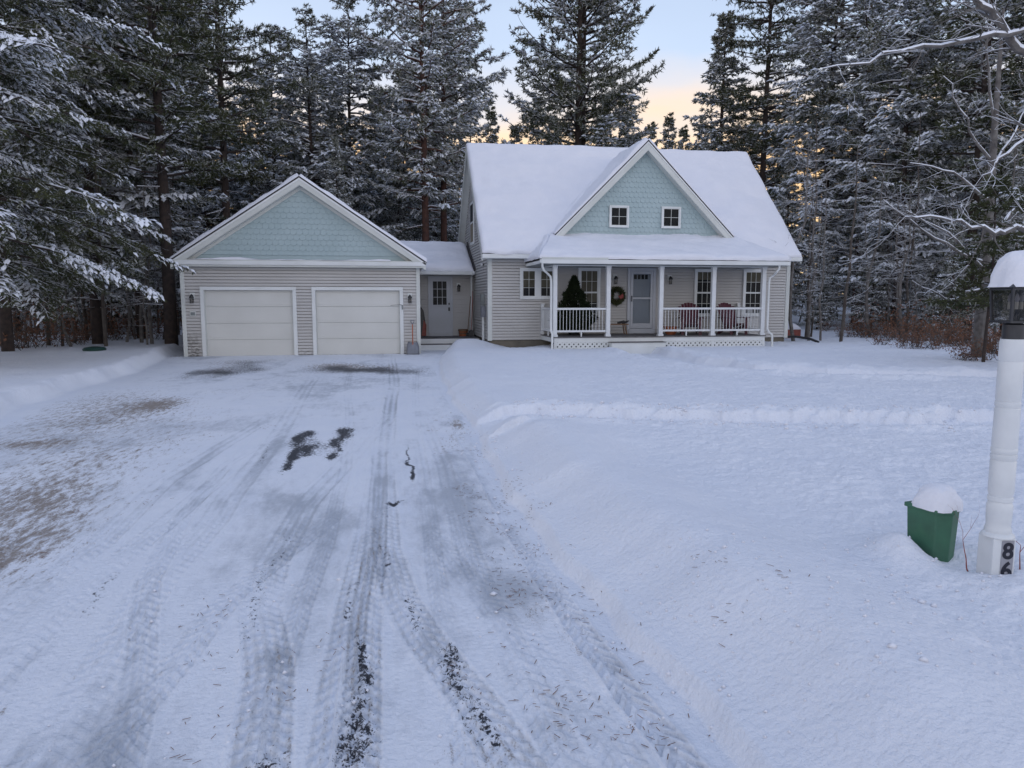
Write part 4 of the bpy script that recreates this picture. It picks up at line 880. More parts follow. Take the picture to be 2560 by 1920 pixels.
# adirondack chairs
def adirondack(loc, rz, label):
    R = empty('adirondack_chair', loc, rz, label, 'porch chair', 'red adirondack chairs on the porch')
    k = MB(); n_ = 7
    for i in range(n_):
        u = (i-3)/3; x0 = u*.21; x1 = u*.31; top = 1.09-.13*u*u
        a = Vector((x0, .18, .28)); b = Vector((x1, .18+.42*(top-.28)/.75, top))
        k.beam(a, b, .070+.022*(1-abs(u)*.2), .02, 'maroon')
    k.beam((-.3, .44, .72), (.3, .44, .72), .02, .06, 'maroon'); k.build('backrest', R)
    k = MB()
    for i in range(6):
        t_ = i/5; k.beam((-.26, -.32+.5*t_, .38-.12*t_), (.26, -.32+.5*t_, .38-.12*t_), .085, .02, 'maroon')
    k.build('seat', R)
    for sx in (-1, 1):
        k = MB(); k.beam((sx*.33, -.40, .58), (sx*.33, .36, .58), .13, .024, 'maroon'); k.build('armrest', R)
        k = MB(); k.beam((sx*.29, -.34, 0), (sx*.29, -.30, .57), .03, .10, 'maroon'); k.build('leg', R)
        k = MB(); k.extr([(sx*.26, -.34, .28), (sx*.26, -.34, .38), (sx*.26, .5, .12), (sx*.26, .55, .0), (sx*.26, .45, 0)], (sx*.025, 0, 0), 'maroon'); k.build('leg', R)
    return R
adirondack((10.44, 23.55, PZ), -.28, 'red adirondack chair left of the second porch post from the right')
adirondack((12.03, 23.55, PZ), .10, 'red adirondack chair at the right end of the porch')
# small low planter & hose right of the house
R = empty('raised_bed', (16.4, 27.3, .3), 0, 'low brown box with snow on top beside the right house wall', 'garden box')
k = MB(); k.box(-.3, .35, -.3, .3, -.1, .32, 'red_wood'); k.build('box', R, bevel=.01)
snow_slab('snow_cap', [(-.32, -.32, .32), (.37, -.32, .32), (.37, .32, .32), (-.32, .32, .32)], .28, R, 20, 20, (1, 1, 1, 1), 20, ew=.3)
k = MB(); k.tube([(14.75, 24.9, .45), (15.1, 24.6, .46), (15.4, 24.2, .40), (15.55, 23.9, gz(15.55, 23.9)+.02)], .045, 'black', 8); o = k.build('drain_hose', smooth=True); tag(o, 'black drain hose running from the right house corner onto the snow', 'hose')
k = MB(); k.lathe([(.32, 0), (.33, .05), (.28, .10), (.1, .13), (.001, .135)], (-8.77, 24.4, gz(-8.77, 24.4)-.0), 'dark_green', 20); o = k.build('well_lid', smooth=True); tag(o, 'round dark green lid in the snow by the left woods', 'lid')

# ================================================================== lamp post (near right)
LP = (3.464, 3.495); lz = gz(*LP)
R = empty('lamp_post', (LP[0], LP[1], 0), math.radians(-8), 'white turned lamp post with black lantern and the number 86 at the right edge', 'lamp post')
hb = .0655; zt = .505
k = MB(); k.box(-hb, hb, -hb, hb, -.2, zt, 'white_post'); k.lathe([(.088, zt), (.080, zt+.015), (.062, zt+.03)], (0, 0, 0), 'white_post', 24); k.build('base', R, bevel=.006)
k = MB(); prof = [(.066, zt+.02), (.069, zt+.035), (.066, zt+.05), (.061, zt+.06), (.063, zt+.09), (.0655, zt+.15), (.067, zt+.18), (.061, zt+.195), (.059, zt+.205), (.064, zt+.21), (.064, zt+.23), (.059, zt+.235), (.0645, zt+.26),
    (.0645, zt+.44), (.061, zt+.445), (.066, zt+.455), (.066, zt+.475), (.061, zt+.48), (.066, zt+.49), (.066, zt+.51), (.0625, zt+.515), (.064, zt+.53), (.063, zt+.74), (.059, zt+.745), (.064, zt+.755), (.064, zt+.775), (.059, zt+.78), (.063, zt+.79), (.0625, zt+1.0), (.060, zt+1.005), (.064, zt+1.02), (.064, 1.615), (.06, 1.635)]
k.lathe(prof, (0, 0, 0), 'white_post', 32); k.build('shaft', R, smooth=True)
k = MB(); k.lathe([(.056, 1.635), (.056, 1.715), (.03, 1.725)], (0, 0, 0), 'dark_metal', 24); k.build('collar', R, smooth=True)
lb, lt, w0, w1 = 1.725, 1.915, .076, .086
k = MB(); k.box(-w0-.008, w0+.008, -w0-.008, w0+.008, lb, lb+.012, 'dark_metal'); k.box(-w1-.006, w1+.006, -w1-.006, w1+.006, lt-.008, lt+.004, 'dark_metal')
for sx in (-1, 1):
    for sy in (-1, 1): k.beam((sx*w0, sy*w0, lb+.01), (sx*w1, sy*w1, lt), .013, .013, 'dark_metal')
lan = k.build('lantern', R)
k = MB()
for (a, b) in (((-1, -1), (1, -1)), ((1, -1), (1, 1)), ((1, 1), (-1, 1)), ((-1, 1), (-1, -1))):
    k.face([(a[0]*w0, a[1]*w0, lb+.01), (b[0]*w0, b[1]*w0, lb+.01), (b[0]*w1, b[1]*w1, lt-.01), (a[0]*w1, a[1]*w1, lt-.01)], 'lamp_glass')
k.build('lantern_glass', lan)
k = MB(); k.tube([(0, 0, lb), (0, 0, lb+.05)], .009, 'dark_metal', 8)
for a in (0, 2.1, 4.2):
    cx, cy = .032*math.cos(a), .032*math.sin(a)
    k.tube([(0, 0, lb+.04), (cx*.6, cy*.6, lb+.05), (cx, cy, lb+.08)], .005, 'dark_metal', 6)
    k.tube([(cx, cy, lb+.075), (cx, cy, lb+.115)], .009, 'lamp_cream', 8); k.lathe([(.007, .115), (.012, .13), (.008, .15), (.001, .165)], (cx, cy, lb), 'plate', 8)
k.tube([(0, 0, lb+.04), (0, 0, lt)], .004, 'dark_metal', 6); k.build('candle_cluster', lan)
k = MB(); rw = .112; k.poly([(-rw, -rw, lt+.004), (rw, -rw, lt+.004), (rw, rw, lt+.004), (-rw, rw, lt+.004), (-.03, -.03, lt+.09), (.03, -.03, lt+.09), (.03, .03, lt+.09), (-.03, .03, lt+.09)],
    [(3, 2, 1, 0), (0, 1, 5, 4), (1, 2, 6, 5), (2, 3, 7, 6), (3, 0, 4, 7), (4, 5, 6, 7)], 'dark_metal'); k.build('lantern_roof', R)
def cosf(v): return np.cos(v*PI/2)**.5
def dome(name, parent, cx, cy, z0, rx, ry, h, seed, sq=2.6, mat_='snow', rz=0, flare=0, tilt=(0, 0)):
    nu, nv = 72, 26; V = []
    u = np.linspace(0, 2*PI, nu, endpoint=False); v = np.linspace(0, 1, nv)
    U, Vv = np.meshgrid(u, v); ang = Vv*PI/2; rad = np.cos(ang)**.75; zz = np.sin(ang)
    se = (np.abs(np.cos(U))**sq+np.abs(np.sin(U))**sq)**(-1/sq)
    nn = 1+.13*fbm(np.cos(U)*1.6+seed, np.sin(U)*1.6+Vv*2.2, seed, 3)+.03*fbm(np.cos(U)*9, np.sin(U)*9+Vv*14, seed+2, 2)
    r_ = rad*se*nn*(1+flare*np.exp(-Vv*18)*(1+.5*fbm(U*3, U*0, seed+5, 2)))
    X = r_*rx*np.cos(U); Y = r_*ry*np.sin(U); Z = z0+h*zz*(1+(nn-1)*(1-Vv**2)*cosf(Vv))+.02*h*fbm(X*40+seed, Y*40, seed+8, 3)*np.sin(ang)+tilt[0]*X+tilt[1]*Y
    c_, s_ = math.cos(rz), math.sin(rz)
    P_ = np.stack([cx+X*c_-Y*s_, cy+X*s_+Y*c_, Z], -1).reshape(-1, 3)
    I = np.arange(nu*nv).reshape(nv, nu); J = np.roll(I, -1, 1)
    F = np.stack([I[:-1], J[:-1], J[1:], I[1:]], -1).reshape(-1, 4)
    return link(name, npmesh(name, P_, F, mats=(mat_,), smooth=True), parent)
dome('snow_cap', R, 0, 0, lt+.006, .118, .118, .20, 31, 3.0, flare=.08)
# number plate 8 over 6 on the face towards the road (-y face of the base)
k = MB(); k.box(-.018, .052, -hb-.004, -hb-.001, .20, zt-.01, 'plate'); pl = k.build('number_plate', R)
def text_mesh(s_, size, x, y, z, parent, m='ink'):
    cu = bpy.data.curves.new('t', 'FONT'); cu.body = s_; cu.size = size; cu.align_x = 'CENTER'; cu.extrude = .0012; cu.offset = .0035
    o = bpy.data.objects.new('t', cu); COL.objects.link(o); dg = bpy.context.evaluated_depsgraph_get(); me = bpy.data.meshes.new_from_object(o.evaluated_get(dg))
    bpy.data.objects.remove(o); me.materials.clear(); me.materials.append(MATS[m])
    q = link('digit', me, parent); q.rotation_euler = (PI/2, 0, 0); q.location = (x, y, z); return q
text_mesh('8', .130, .018, -hb-.0055, .392, pl); text_mesh('6', .130, .015, -hb-.0055, .280, pl)

# green plastic bin half buried
GB = empty('green_box', (3.40, 3.90, 0), math.radians(12), 'green plastic box half buried in snow with domed snow cap near the post', 'utility box')
def gbox():
    k = MB(); zt_ = .552; zb_ = .10
    def ring(w_, dft, z): return [(-w_, -.10*dft, z), (-.02*dft, -.155*dft, z), (w_, -.10*dft, z), (w_, .14*dft, z), (-w_, .14*dft, z)]
    a = ring(.106, .85, zt_); b = ring(.088, .72, zb_)
    k.poly(a+b, [(i, (i+1) % 5, 5+(i+1) % 5, 5+i) for i in range(5)]+[(4, 3, 2, 1, 0), (5, 6, 7, 8, 9)], 'green_plastic'); k.build('body', GB, bevel=.008)
    k = MB(); a = ring(.117, .93, zt_+.022); b = ring(.117, .93, zt_-.006)
    k.poly(a+b, [(i, (i+1) % 5, 5+(i+1) % 5, 5+i) for i in range(5)]+[(4, 3, 2, 1, 0), (5, 6, 7, 8, 9)], 'green_plastic'); k.build('rim', GB, bevel=.005)
gbox(); dome('snow_cap', GB, .003, -.008, .562, .124, .130, .145, 33, 2.5)

# ------------------------------------------------------------------ branching shrubs & twigs
def branchlets(k, p, d, L_, r_, depth, rg, m='twig', leaves=None, spread=.6, n_=3, snow=None, curve=.25, up=0.0):
    pts = [Vector(p)]; rad = [r_]; dd = Vector(d).normalized(); seg = 4
    for i in range(seg):
        dd = (dd+Vector(rg.normal(0, curve/2, 3))+Vector((0, 0, up))).normalized(); pts.append(pts[-1]+dd*L_/seg); rad.append(r_*(1-.65*(i+1)/seg))
    k.tube(pts, rad, m, 4 if depth else 3, False)
    if snow is not None and abs(dd.z) < .9:
        snow.tube([q+Vector((0, 0, rad[i]*.55+.001)) for i, q in enumerate(pts)], [max(x*.7, .0022) for x in rad], 'tree_snow', 4, False)
    if depth:
        for j in range(n_):
            i = 1+rg.integers(0, seg); dn = (dd+Vector(rg.normal(0, spread, 3))).normalized()
            branchlets(k, pts[i], dn, L_*rg.uniform(.5, .75), rad[i]*.7, depth-1, rg, m, leaves, spread, n_, snow, curve, up)
    if leaves is not None and depth <= 1:
        for i in range(1, seg+1):
            for _ in range(2): leaves.append(tuple(pts[i]+Vector(rg.normal(0, .02, 3))))
def leafmesh(C, size, rg, m):
    C = np.array(C); n_ = len(C); d = rg.normal(0, 1, (n_, 3)); d[:, 2] -= .6; d /= np.linalg.norm(d, axis=1)[:, None]; a = rg.normal(0, 1, (n_, 3)); s_ = np.cross(d, a); s_ /= np.linalg.norm(s_, axis=1)[:, None]
    L_ = size*rg.uniform(.6, 1.3, (n_, 1)); V = np.stack([C, C+d*L_*.5+s_*L_*.32, C+d*L_, C+d*L_*.5-s_*L_*.32], 1).reshape(-1, 3)
    return npmesh('leaves', V, np.arange(n_*4).reshape(-1, 4), mats=(m,))
def twig_plant(x, y, h, seed, label, lean=(0, 0)):
    k = MB(); rg = np.random.default_rng(seed); z = gz(x, y)
    branchlets(k, (x, y, z-.03), (lean[0], lean[1], 1), h, .006, 2, rg, 'red_wood', None, .45, 2)
    o = k.build('bare_twig'); tag(o, label, 'twig')
twig_plant(3.40, 3.60, .26, 4, 'bare reddish twig sticking out of the snow between green box and lamp post', (-.35, .1))
twig_plant(3.62, 3.48, .17, 9, 'small bare twig in the snow right of the lamp post base', (.1, 0))

# ------------------------------------------------------------------ conifers
def tubes_np(P0, P1, r0, r1, n_=4):
    """many straight tapered tubes"""
    d = P1-P0; L_ = np.linalg.norm(d, axis=1)[:, None]+1e-9; d = d/L_; ref = np.where(np.abs(d[:, 2:3]) > .9, np.array([[1., 0, 0]]), np.array([[0, 0, 1.]]))
    x = np.cross(d, ref); x /= np.linalg.norm(x, axis=1)[:, None]+1e-9; y = np.cross(d, x)
    V = []
    for Pp, r_ in ((P0, r0), (P1, r1)):
        for k in range(n_):
            a = 2*PI*k/n_; V.append(Pp+(x*math.cos(a)+y*math.sin(a))*r_[:, None])
    V = np.stack(V, 1); n = len(P0); base = (np.arange(n)*2*n_)[:, None]
    F = np.concatenate([np.stack([base[:, 0]+k, base[:, 0]+(k+1) % n_, base[:, 0]+n_+(k+1) % n_, base[:, 0]+n_+k], 1) for k in range(n_)])
    return V.reshape(-1, 3), F
def caps(C, D, ln, wd, ht, rng):
    """snow clump: small elongated dome lying on the twig"""
    n = len(C); d = D.copy(); d[:, 2] -= .18; d /= np.linalg.norm(d, axis=1)[:, None]+1e-9
    s_ = np.cross(d, np.array([[0, 0, 1.]])); s_ /= np.linalg.norm(s_, axis=1)[:, None]+1e-9; u = np.cross(s_, d)
    ln = ln[:, None]; wd = wd[:, None]; ht = ht[:, None]
    V = np.stack([C-d*ln*.5, C-s_*wd*.5-d*ln*.1*0, C+d*ln*.6-u*ht*.6, C+s_*wd*.5, C+u*ht+d*ln*.05, C-d*ln*.25-s_*wd*.42, C+d*ln*.3+s_*wd*.4], 1)
    b = (np.arange(n)*7)[:, None]
    F = np.concatenate([b+np.array([[0, 5, 4]]), b+np.array([[5, 1, 4]]), b+np.array([[1, 2, 4]]), b+np.array([[2, 6, 4]]), b+np.array([[6, 3, 4]]), b+np.array([[3, 0, 4]])])
    return V.reshape(-1, 3), F
def conifer(name, seed, H, prof, start, whorl=.6, nl=5, droop=.25, upturn=.2, tuft=.17, tw_sp=.26, tf_sp=.2, blades=7, snow=.5, frost=.3, r0=.2, bark='bark', forks=1, width=.11, twl=.38, snowsz=1.0, low_dead=0, cluster=.35):
    rg = np.random.default_rng(seed)
    trunk = MB(); tops = []
    for f_ in range(forks):
        ox, oy = (0, 0) if forks == 1 else ((-.5, .1) if f_ == 0 else (.45, -.1)); pts = []; rad = []
        for i in range(13):
            t_ = i/12; z = H*t_; s_ = min(1, max(0, (z-2.5)/3)) if forks > 1 else 0
            pts.append((ox*s_*1.0+.10*math.sin(seed+t_*5)*t_, oy*s_+.08*math.cos(seed*2+t_*4)*t_, z-.3)); rad.append(r0*(1-.93*t_)+.01)
        trunk.tube(pts, rad, bark, 10); tops.append(pts)
    segs0, segs1, sr0, sr1 = [], [], [], []; TC, TD = [], []; 
    z = start
    while z < H-.15:
        rmax = prof(z/H)*1.0; kk = nl if z < H*.85 else max(3, nl-1)
        ph = rg.uniform(0, 2*PI)
        for j in range(kk):
            f_ = rg.integers(0, forks); zz = z+rg.uniform(-.8, .8)*whorl; t_ = min(max(zz/H, 0), 1); base = np.array([np.interp(t_, np.linspace(0, 1, 13), [p[q] for p in tops[f_]]) for q in (0, 1)]+[zz])
            if rg.uniform() < .12: continue
            a = ph+2*PI*j/kk+rg.uniform(-.35, .35); L_ = rmax*rg.uniform(.50, 1.15)
            if L_ < .15: L_ = .15
            hd = np.array([math.cos(a), math.sin(a), 0]); el = .35*(t_**2)+.10-droop*.35*(1-t_); n_ = max(4, int(L_/.45)+2)
            pts = [base]
            for i in range(n_):
                s_ = (i+1)/n_; e = el-droop*s_*(1-.3*t_)+upturn*s_*s_*1.2; dd = hd*math.cos(e)+np.array([0, 0, math.sin(e)]); dd = dd+rg.normal(0, .07, 3); pts.append(pts[-1]+dd*L_/n_)
            pts = np.array(pts); rr = np.linspace(r0*.20*min(1, L_/3)+.008, .006, n_+1)
            segs0.append(pts[:-1]); segs1.append(pts[1:]); sr0.append(rr[:-1]); sr1.append(rr[1:])
            # twigs
            nt = max(3, int(L_/tw_sp)); 
            for q in range(nt*2):
                s_ = .22+.78*(q/2+rg.uniform(0, .5))/nt; s_ = min(s_, .995)
                # clumpy foliage: gaps along the limb
                if rg.uniform() > cluster+(1-cluster)*(.5+.5*math.sin(s_*L_*2.4+a*3+z*2)): continue
                x_ = s_*n_; i = min(int(x_), n_-1); p_ = pts[i]*(1-(x_-i))+pts[i+1]*(x_-i); dd = pts[i+1]-pts[i]; dd = dd/np.linalg.norm(dd)
                side = np.cross(dd, [0, 0, 1]); side /= np.linalg.norm(side)+1e-9; sg = 1 if q % 2 else -1
                an = rg.uniform(.6, 1.15); d2 = dd*math.cos(an)+side*sg*math.sin(an)+np.array([0, 0, rg.normal(-.05-.25*droop, .12)]); d2 /= np.linalg.norm(d2)
                tl = twl*L_*(1.08-s_)*rg.uniform(.6, 1.2)+.12; nn = max(1, int(tl/tf_sp))
                segs0.append(p_[None]); segs1.append((p_+d2*tl)[None]); sr0.append(np.array([.008])); sr1.append(np.array([.003]))
                for w_ in range(nn+1):
                    TC.append(p_+d2*tl*(w_+.6)/(nn+1)+rg.normal(0, .03, 3)-np.array([0, 0, .05*droop*(w_/(nn+1))**2*tl*4])); TD.append(d2)
            TC.append(pts[-1]); TD.append(dd)
        z += whorl*rg.uniform(.75, 1.25)*(1 if z < H*.8 else .7)
    if low_dead:
        for _ in range(low_dead):
            zz = rg.uniform(1.2, start+.5); a = rg.uniform(0, 2*PI); L_ = rg.uniform(.6, 2.4); p0 = np.array([0, 0, zz]); d = np.array([math.cos(a), math.sin(a), rg.uniform(-.25, .2)]); p1 = p0+d*L_*.5; p2 = p1+(d+np.array([0, 0, -.2]))*L_*.5
            segs0.append(np.array([p0, p1])); segs1.append(np.array([p1, p2])); sr0.append(np.array([.016, .010])); sr1.append(np.array([.010, .004]))
    TC = np.array(TC); TD = np.array(TD)
    a0, a1 = np.concatenate(segs0), np.concatenate(segs1); q0, q1 = np.concatenate(sr0), np.concatenate(sr1)
    V1, F1 = tubes_np(a0, a1, q0, q1, 4)
    n_ = len(TC)
    V2, F2 = tufts(TC, TD, np.full(n_, tuft), blades, width, rg, .75, .15)
    nfr = len(F2); mi2 = np.where(rg.uniform(0, 1, nfr) < frost*(.3+1.0*np.repeat(vnoise(TC[:, 0]*1.3+9, TC[:, 1]*1.3+TC[:, 2]*1.7, seed+3), blades)), 2, 1)
    # snow: lies in patches on the upper side
    pn = vnoise(TC[:, 0]*.8+TC[:, 1]*.4, TC[:, 2]*1.3+TC[:, 1]*.8, seed)*.75+vnoise(TC[:, 0]*3, TC[:, 1]*3+TC[:, 2]*2, seed+1)*.25
    sel = (pn < snow*1.0) & (rg.uniform(0, 1, n_) < .9)
    C3 = TC[sel]+np.array([0, 0, .035]); m3 = len(C3)
    V3, F3 = caps(C3+rg.normal(0, .02, (m3, 3)), TD[sel], tuft*rg.uniform(.9, 1.6, m3)*snowsz, tuft*rg.uniform(.4, .75, m3)*snowsz, tuft*rg.uniform(.18, .38, m3)*snowsz, rg)
    # thin snow line on limbs
    up_ = np.abs((a1-a0)[:, 2])/(np.linalg.norm(a1-a0, axis=1)+1e-9) < .75
    k4 = up_ & (rg.uniform(0, 1, len(a0)) < snow*1.1)
    off = np.array([0, 0, 1.])*(q0[k4][:, None]*.8+.004)
    V4, F4 = tubes_np(a0[k4]+off, a1[k4]+off, q0[k4]*.8+.003, q1[k4]*.8+.003, 3)
    V = np.concatenate([V1, V2, V3, V4]); o1 = len(V1); o2 = o1+len(V2); o3 = o2+len(V3)
    # faces: quads and tris
    Fq = np.concatenate([F1, F2+o1, F4+o3]); Ft = F3+o2
    mi = np.concatenate([np.zeros(len(F1)), mi2, np.full(len(F4), 3), np.full(len(Ft), 3)])
    me = npmesh('crown', V, [Fq, Ft], mi, (bark, 'needle', 'frost', 'tree_snow'))
    tme = bpy.data.meshes.new('trunk'); tme.from_pydata(trunk.v, [], trunk.f); tme.materials.append(MATS[bark]); tme.polygons.foreach_set('use_smooth', [True]*len(trunk.f)); tme.update()
    return (name, tme, me)
def place(tree, x, y, sc, rz, label, group=None, cat='tree', z=None, sxy=None):
    name, tme, me = tree
    R = empty(name, (x, y, (gz(x, y) if z is None else z)-.05), rz, label, cat, group); R.scale = (sxy or sc, sxy or sc, sc)
    t_ = link('trunk', tme, R); c_ = link('crown', me, R); return R
pine = lambda R, a=.25, b=.55: (lambda t: R*(np.interp(t, [0, a, b, .85, 1], [.75, 1, .92, .62, .10])))
spru = lambda R: (lambda t: R*(np.interp(t, [0, .15, .5, .8, 1], [.85, 1, .68, .33, .03])))
# prototypes (unit: metres at scale 1)
T_big = conifer('red_pine', 11, 20, pine(3.8, .5, .7), 5.5, .54, 6, .22, .38, .24, .29, .21, 7, .62, .62, .22, 'bark_brown', 1, .085, .42, 1.0, 14, .36)
T_dbl = conifer('red_pine', 12, 21, pine(4.0, .35, .7), 5.0, .50, 7, .12, .55, .25, .28, .21, 8, .46, .50, .24, 'bark', 2, .085, .44, 1.0, 8, .26)
T_wht = conifer('white_pine', 13, 18, pine(3.5, .3, .6), 3.0, .50, 6, .35, .30, .22, .28, .20, 8, .66, .48, .19, 'bark', 1, .08, .44, 1.3, 10, .38)
T_drk = conifer('white_pine', 14, 20, pine(3.7, .4, .7), 6.0, .58, 6, .20, .30, .22, .27, .20, 10, .36, .22, .22, 'bark', 1, .075, .42, .9, 22, .30)
T_spr = conifer('spruce', 15, 15, spru(2.6), 1.2, .36, 7, .45, .30, .20, .24, .19, 7, .70, .65, .15, 'bark', 1, .12, .34, 1.0, 4, .45)
T_sp2 = conifer('spruce', 16, 12, spru(2.3), .9, .34, 6, .30, .35, .19, .23, .20, 7, .45, .45, .13, 'bark', 1, .12, .34, .9, 4, .35)
T_near = conifer('hemlock', 17, 17, pine(5.6, .30, .55), 3.0, .60, 6, .60, .10, .13, .16, .105, 9, .46, .16, .19, 'bark', 1, .07, .34, 1.15, 10, .34)
T_thin = conifer('thin_pine', 18, 15, pine(1.5, .6, .8), 6.0, .7, 4, .2, .3, .22, .32, .25, 6, .45, .4, .10, 'bark', 1, .12, .4, 1.0, 26, .3)
def px(x, Y):  # world X of a photo column at depth Y (horizon)
    d = fw*CF+rt*(x-1280)-up*(753-960); return d[0]*Y/d[1]
A = lambda t, X, Y, s, rz, lab, sxy=None: place(t, px(X, Y), Y, s, rz, lab, None, 'tree', None, sxy)
A(T_near, -150, 19.0, 1.0, .4, 'big snow laden hemlock at the left edge, long branches drooping over the yard')
A(T_near, 10, 24.5, .92, 3.2, 'drooping hemlock second from the left edge, snow heaped on its boughs')
A(T_wht, 239, 28, 1.05, 1.2, 'snowy pine rising left of the garage behind the hemlock boughs')
A(T_wht, 349, 31, .95, 3.9, 'slim snowy pine between two dark trunks left of the garage')
A(T_drk, 423, 27.5, 1.0, .8, 'tall pine with thick dark trunk just left of the garage')
A(T_drk, 575, 35, 1.2, 2.0, 'dark dense pine with little snow rising behind the garage left slope', .92)
A(T_wht, 700, 42, .88, 5.0, 'snowy pine whose top stands free above the garage peak')
A(T_wht, 790, 38, .86, .3, 'snow covered pine right above the garage peak, pointed top')
A(T_wht, 886, 41, .98, 4.2, 'snowy pine second right of the garage peak, top touching the photo edge')
A(T_spr, 850, 36, .62, 4.2, 'smaller snowy spruce low behind the garage right slope')
A(T_big, 1066, 37, 1.22, 2.6, 'tall pine with reddish bare lower trunk behind the entry link', 1.0)
A(T_big, 1112, 41, 1.25, .2, 'tall pine leaning its long right branches over the house roof', 1.0)
A(T_spr, 1000, 44, .62, 1.0, 'snowy spruce filling the gap behind the entry link roof')
A(T_dbl, 1448, 43, 1.35, 1.3, 'large twin trunk pine standing behind the middle of the house', 1.24)
A(T_spr, 1790, 46, 1.30, 1.3, 'pointed spruce behind the right roof slope, top free against the sky', 1.6)
A(T_drk, 1895, 43, 1.3, 4.0, 'broad dark green pine behind the right end of the roof', 1.15)
A(T_wht, 2053, 36, 1.1, 2.8, 'snowy pine right of the house with thin straight trunk')
A(T_big, 2142, 35, 1.15, 1.9, 'tall pine right of the house with long dark lower trunk')
A(T_wht, 2240, 30, .95, 5.1, 'snow heavy pine between the house and the lamp post')
A(T_near, 2330, 33, 1.0, 1.1, 'wide snowy hemlock behind the lamp post woods')
A(T_drk, 2420, 27, 1.02, 3.3, 'dark trunked pine behind the bare branches at the right edge')
A(T_wht, 2560, 26, 1.0, 2.5, 'snowy pine at the right photo edge above the lantern')
A(T_spr, 1960, 36, .60, 2.5, 'dark snowy spruce right beside the house roof edge')
# low conifers right behind the house ridge, orange sky between
rg0 = np.random.default_rng(99)
lowgrp = 'low trees showing above the roof ridge'
for (X, Y, top) in [(1182, 60, 300), (1232, 62, 325), (1290, 56, 365), (1340, 60, 300), (1380, 54, 330), (1500, 58, 310), (1560, 55, 320), (1620, 60, 345), (1665, 57, 325), (1700, 62, 350), (1740, 58, 340), (1130, 56, 250)]:
    zt_ = CH+(753-top)/CF*Y*1.02; place(T_sp2, px(X, Y), Y, zt_/12, rg0.uniform(0, 6), '%s conifer top on the orange sky %s' % ('taller' if top < 325 else 'low', 'left of the twin trunk pine' if X < 1300 else ('behind the twin trunk pine' if X < 1530 else ('right behind the gable peak' if X < 1640 else 'between gable peak and pointed spruce'))), lowgrp)
def fill(n_, x0, x1, y0, y1, hmin, hmax, label, group, seed, protos):
    rg = np.random.default_rng(seed); pl = []
    tries = 0
    while len(pl) < n_ and tries < 4000:
        tries += 1; Y = rg.uniform(y0, y1); X = px(rg.uniform(x0, x1), Y)
        if all(math.hypot(X-a, Y-b) > 1.9 for a, b in pl):
            pl.append((X, Y)); t_ = protos[rg.integers(0, len(protos))]; Hh = {id(T_spr): 15, id(T_sp2): 12, id(T_thin): 15, id(T_wht): 18, id(T_drk): 20, id(T_big): 20}[id(t_)]
            hh_ = rg.uniform(hmin, hmax); u_ = (X-px(x0, Y))/(px(x1, Y)-px(x0, Y)); kd = {id(T_spr): 'dense spruce', id(T_sp2): 'small spruce', id(T_thin): 'slim pine', id(T_wht): 'snow covered pine', id(T_drk): 'dark pine', id(T_big): 'red trunked pine'}[id(t_)]
            place(t_, X, Y, hh_/Hh, rg.uniform(0, 6), '%s %s, %s part, %s' % (kd, label, ('left', 'middle', 'right')[min(2, int(u_*3))], 'front row' if Y < (y0+y1)/2 else 'back row'), group, 'tree', None)
fill(30, -500, 520, 34, 62, 14, 21, 'in woods left of the garage', 'conifers deep in the left woods', 1, [T_wht, T_thin, T_drk, T_spr])
fill(22, 640, 1130, 46, 70, 9.5, 15, 'in woods behind garage and entry link', 'conifers behind the garage', 2, [T_wht, T_sp2, T_spr])
fill(14, 1130, 1800, 64, 85, 8.5, 12.5, 'far beyond the house roof', 'far conifers beyond the house', 3, [T_sp2, T_spr])
fill(26, 380, 1130, 43, 60, 11, 15, 'in woods close behind garage and link', 'dense conifers close behind the garage', 7, [T_spr, T_wht, T_spr])
fill(16, -500, 420, 45, 66, 15, 20, 'in darkness far left of the garage', 'conifers filling the dark left woods', 8, [T_drk, T_spr, T_wht])
fill(34, 1830, 2900, 38, 66, 13, 20, 'in woods right of the house', 'conifers deep in the right woods', 4, [T_wht, T_thin, T_spr, T_drk])
fill(14, 2000, 2750, 24, 36, 4, 8, 'young, among trunks right of house', 'young spruces in the right woods', 5, [T_sp2, T_spr])
fill(4, -300, 420, 27, 40, 3, 6, 'young, among trunks left of garage', 'young spruces in the left woods', 6, [T_sp2, T_spr])
# slim bare trunks of the understory
def slim(seed, H, m):
    rg = np.random.default_rng(seed); k = MB(); sn_ = MB()
    pts = [(0, 0, -.2)]; x = y = 0
    for i in range(8): x += rg.normal(0, .07); y += rg.normal(0, .07); pts.append((x, y, H*(i+1)/8))
    k.tube(pts, [.055*(1-.85*i/8)+.006 for i in range(9)], m, 6); tm = MB(); tm.v = k.v; tm.f = k.f; tm.m = k.m; tm.ms = k.ms
    b = MB(); s_ = MB()
    for i in range(26):
        z = rg.uniform(.8, H); t_ = z/H*8; j = min(int(t_), 7); p_ = Vector(pts[j]).lerp(Vector(pts[j+1]), t_-j) if j < 8 else Vector(pts[8]); a = rg.uniform(0, 6.28)
        branchlets(b, p_, (math.cos(a), math.sin(a), rg.uniform(-.2, .5)), rg.uniform(.5, 1.5)*(1-.4*z/H), .011, 1, rg, m, None, .5, 3, s_, .3)
    def me(kk, nm):
        q = bpy.data.meshes.new(nm); q.from_pydata(kk.v, [], kk.f); [q.materials.append(MATS[w_]) for w_ in kk.ms]; q.polygons.foreach_set('material_index', kk.m); q.update(); return q
    return me(tm, 'trunk'), me(b, 'branches'), me(s_, 'snow')
SL = [slim(s_, h_, m_) for s_, h_, m_ in ((1, 7, 'twig'), (2, 8.5, 'bark_grey'), (3, 6, 'bark_grey'), (4, 9, 'twig'))]
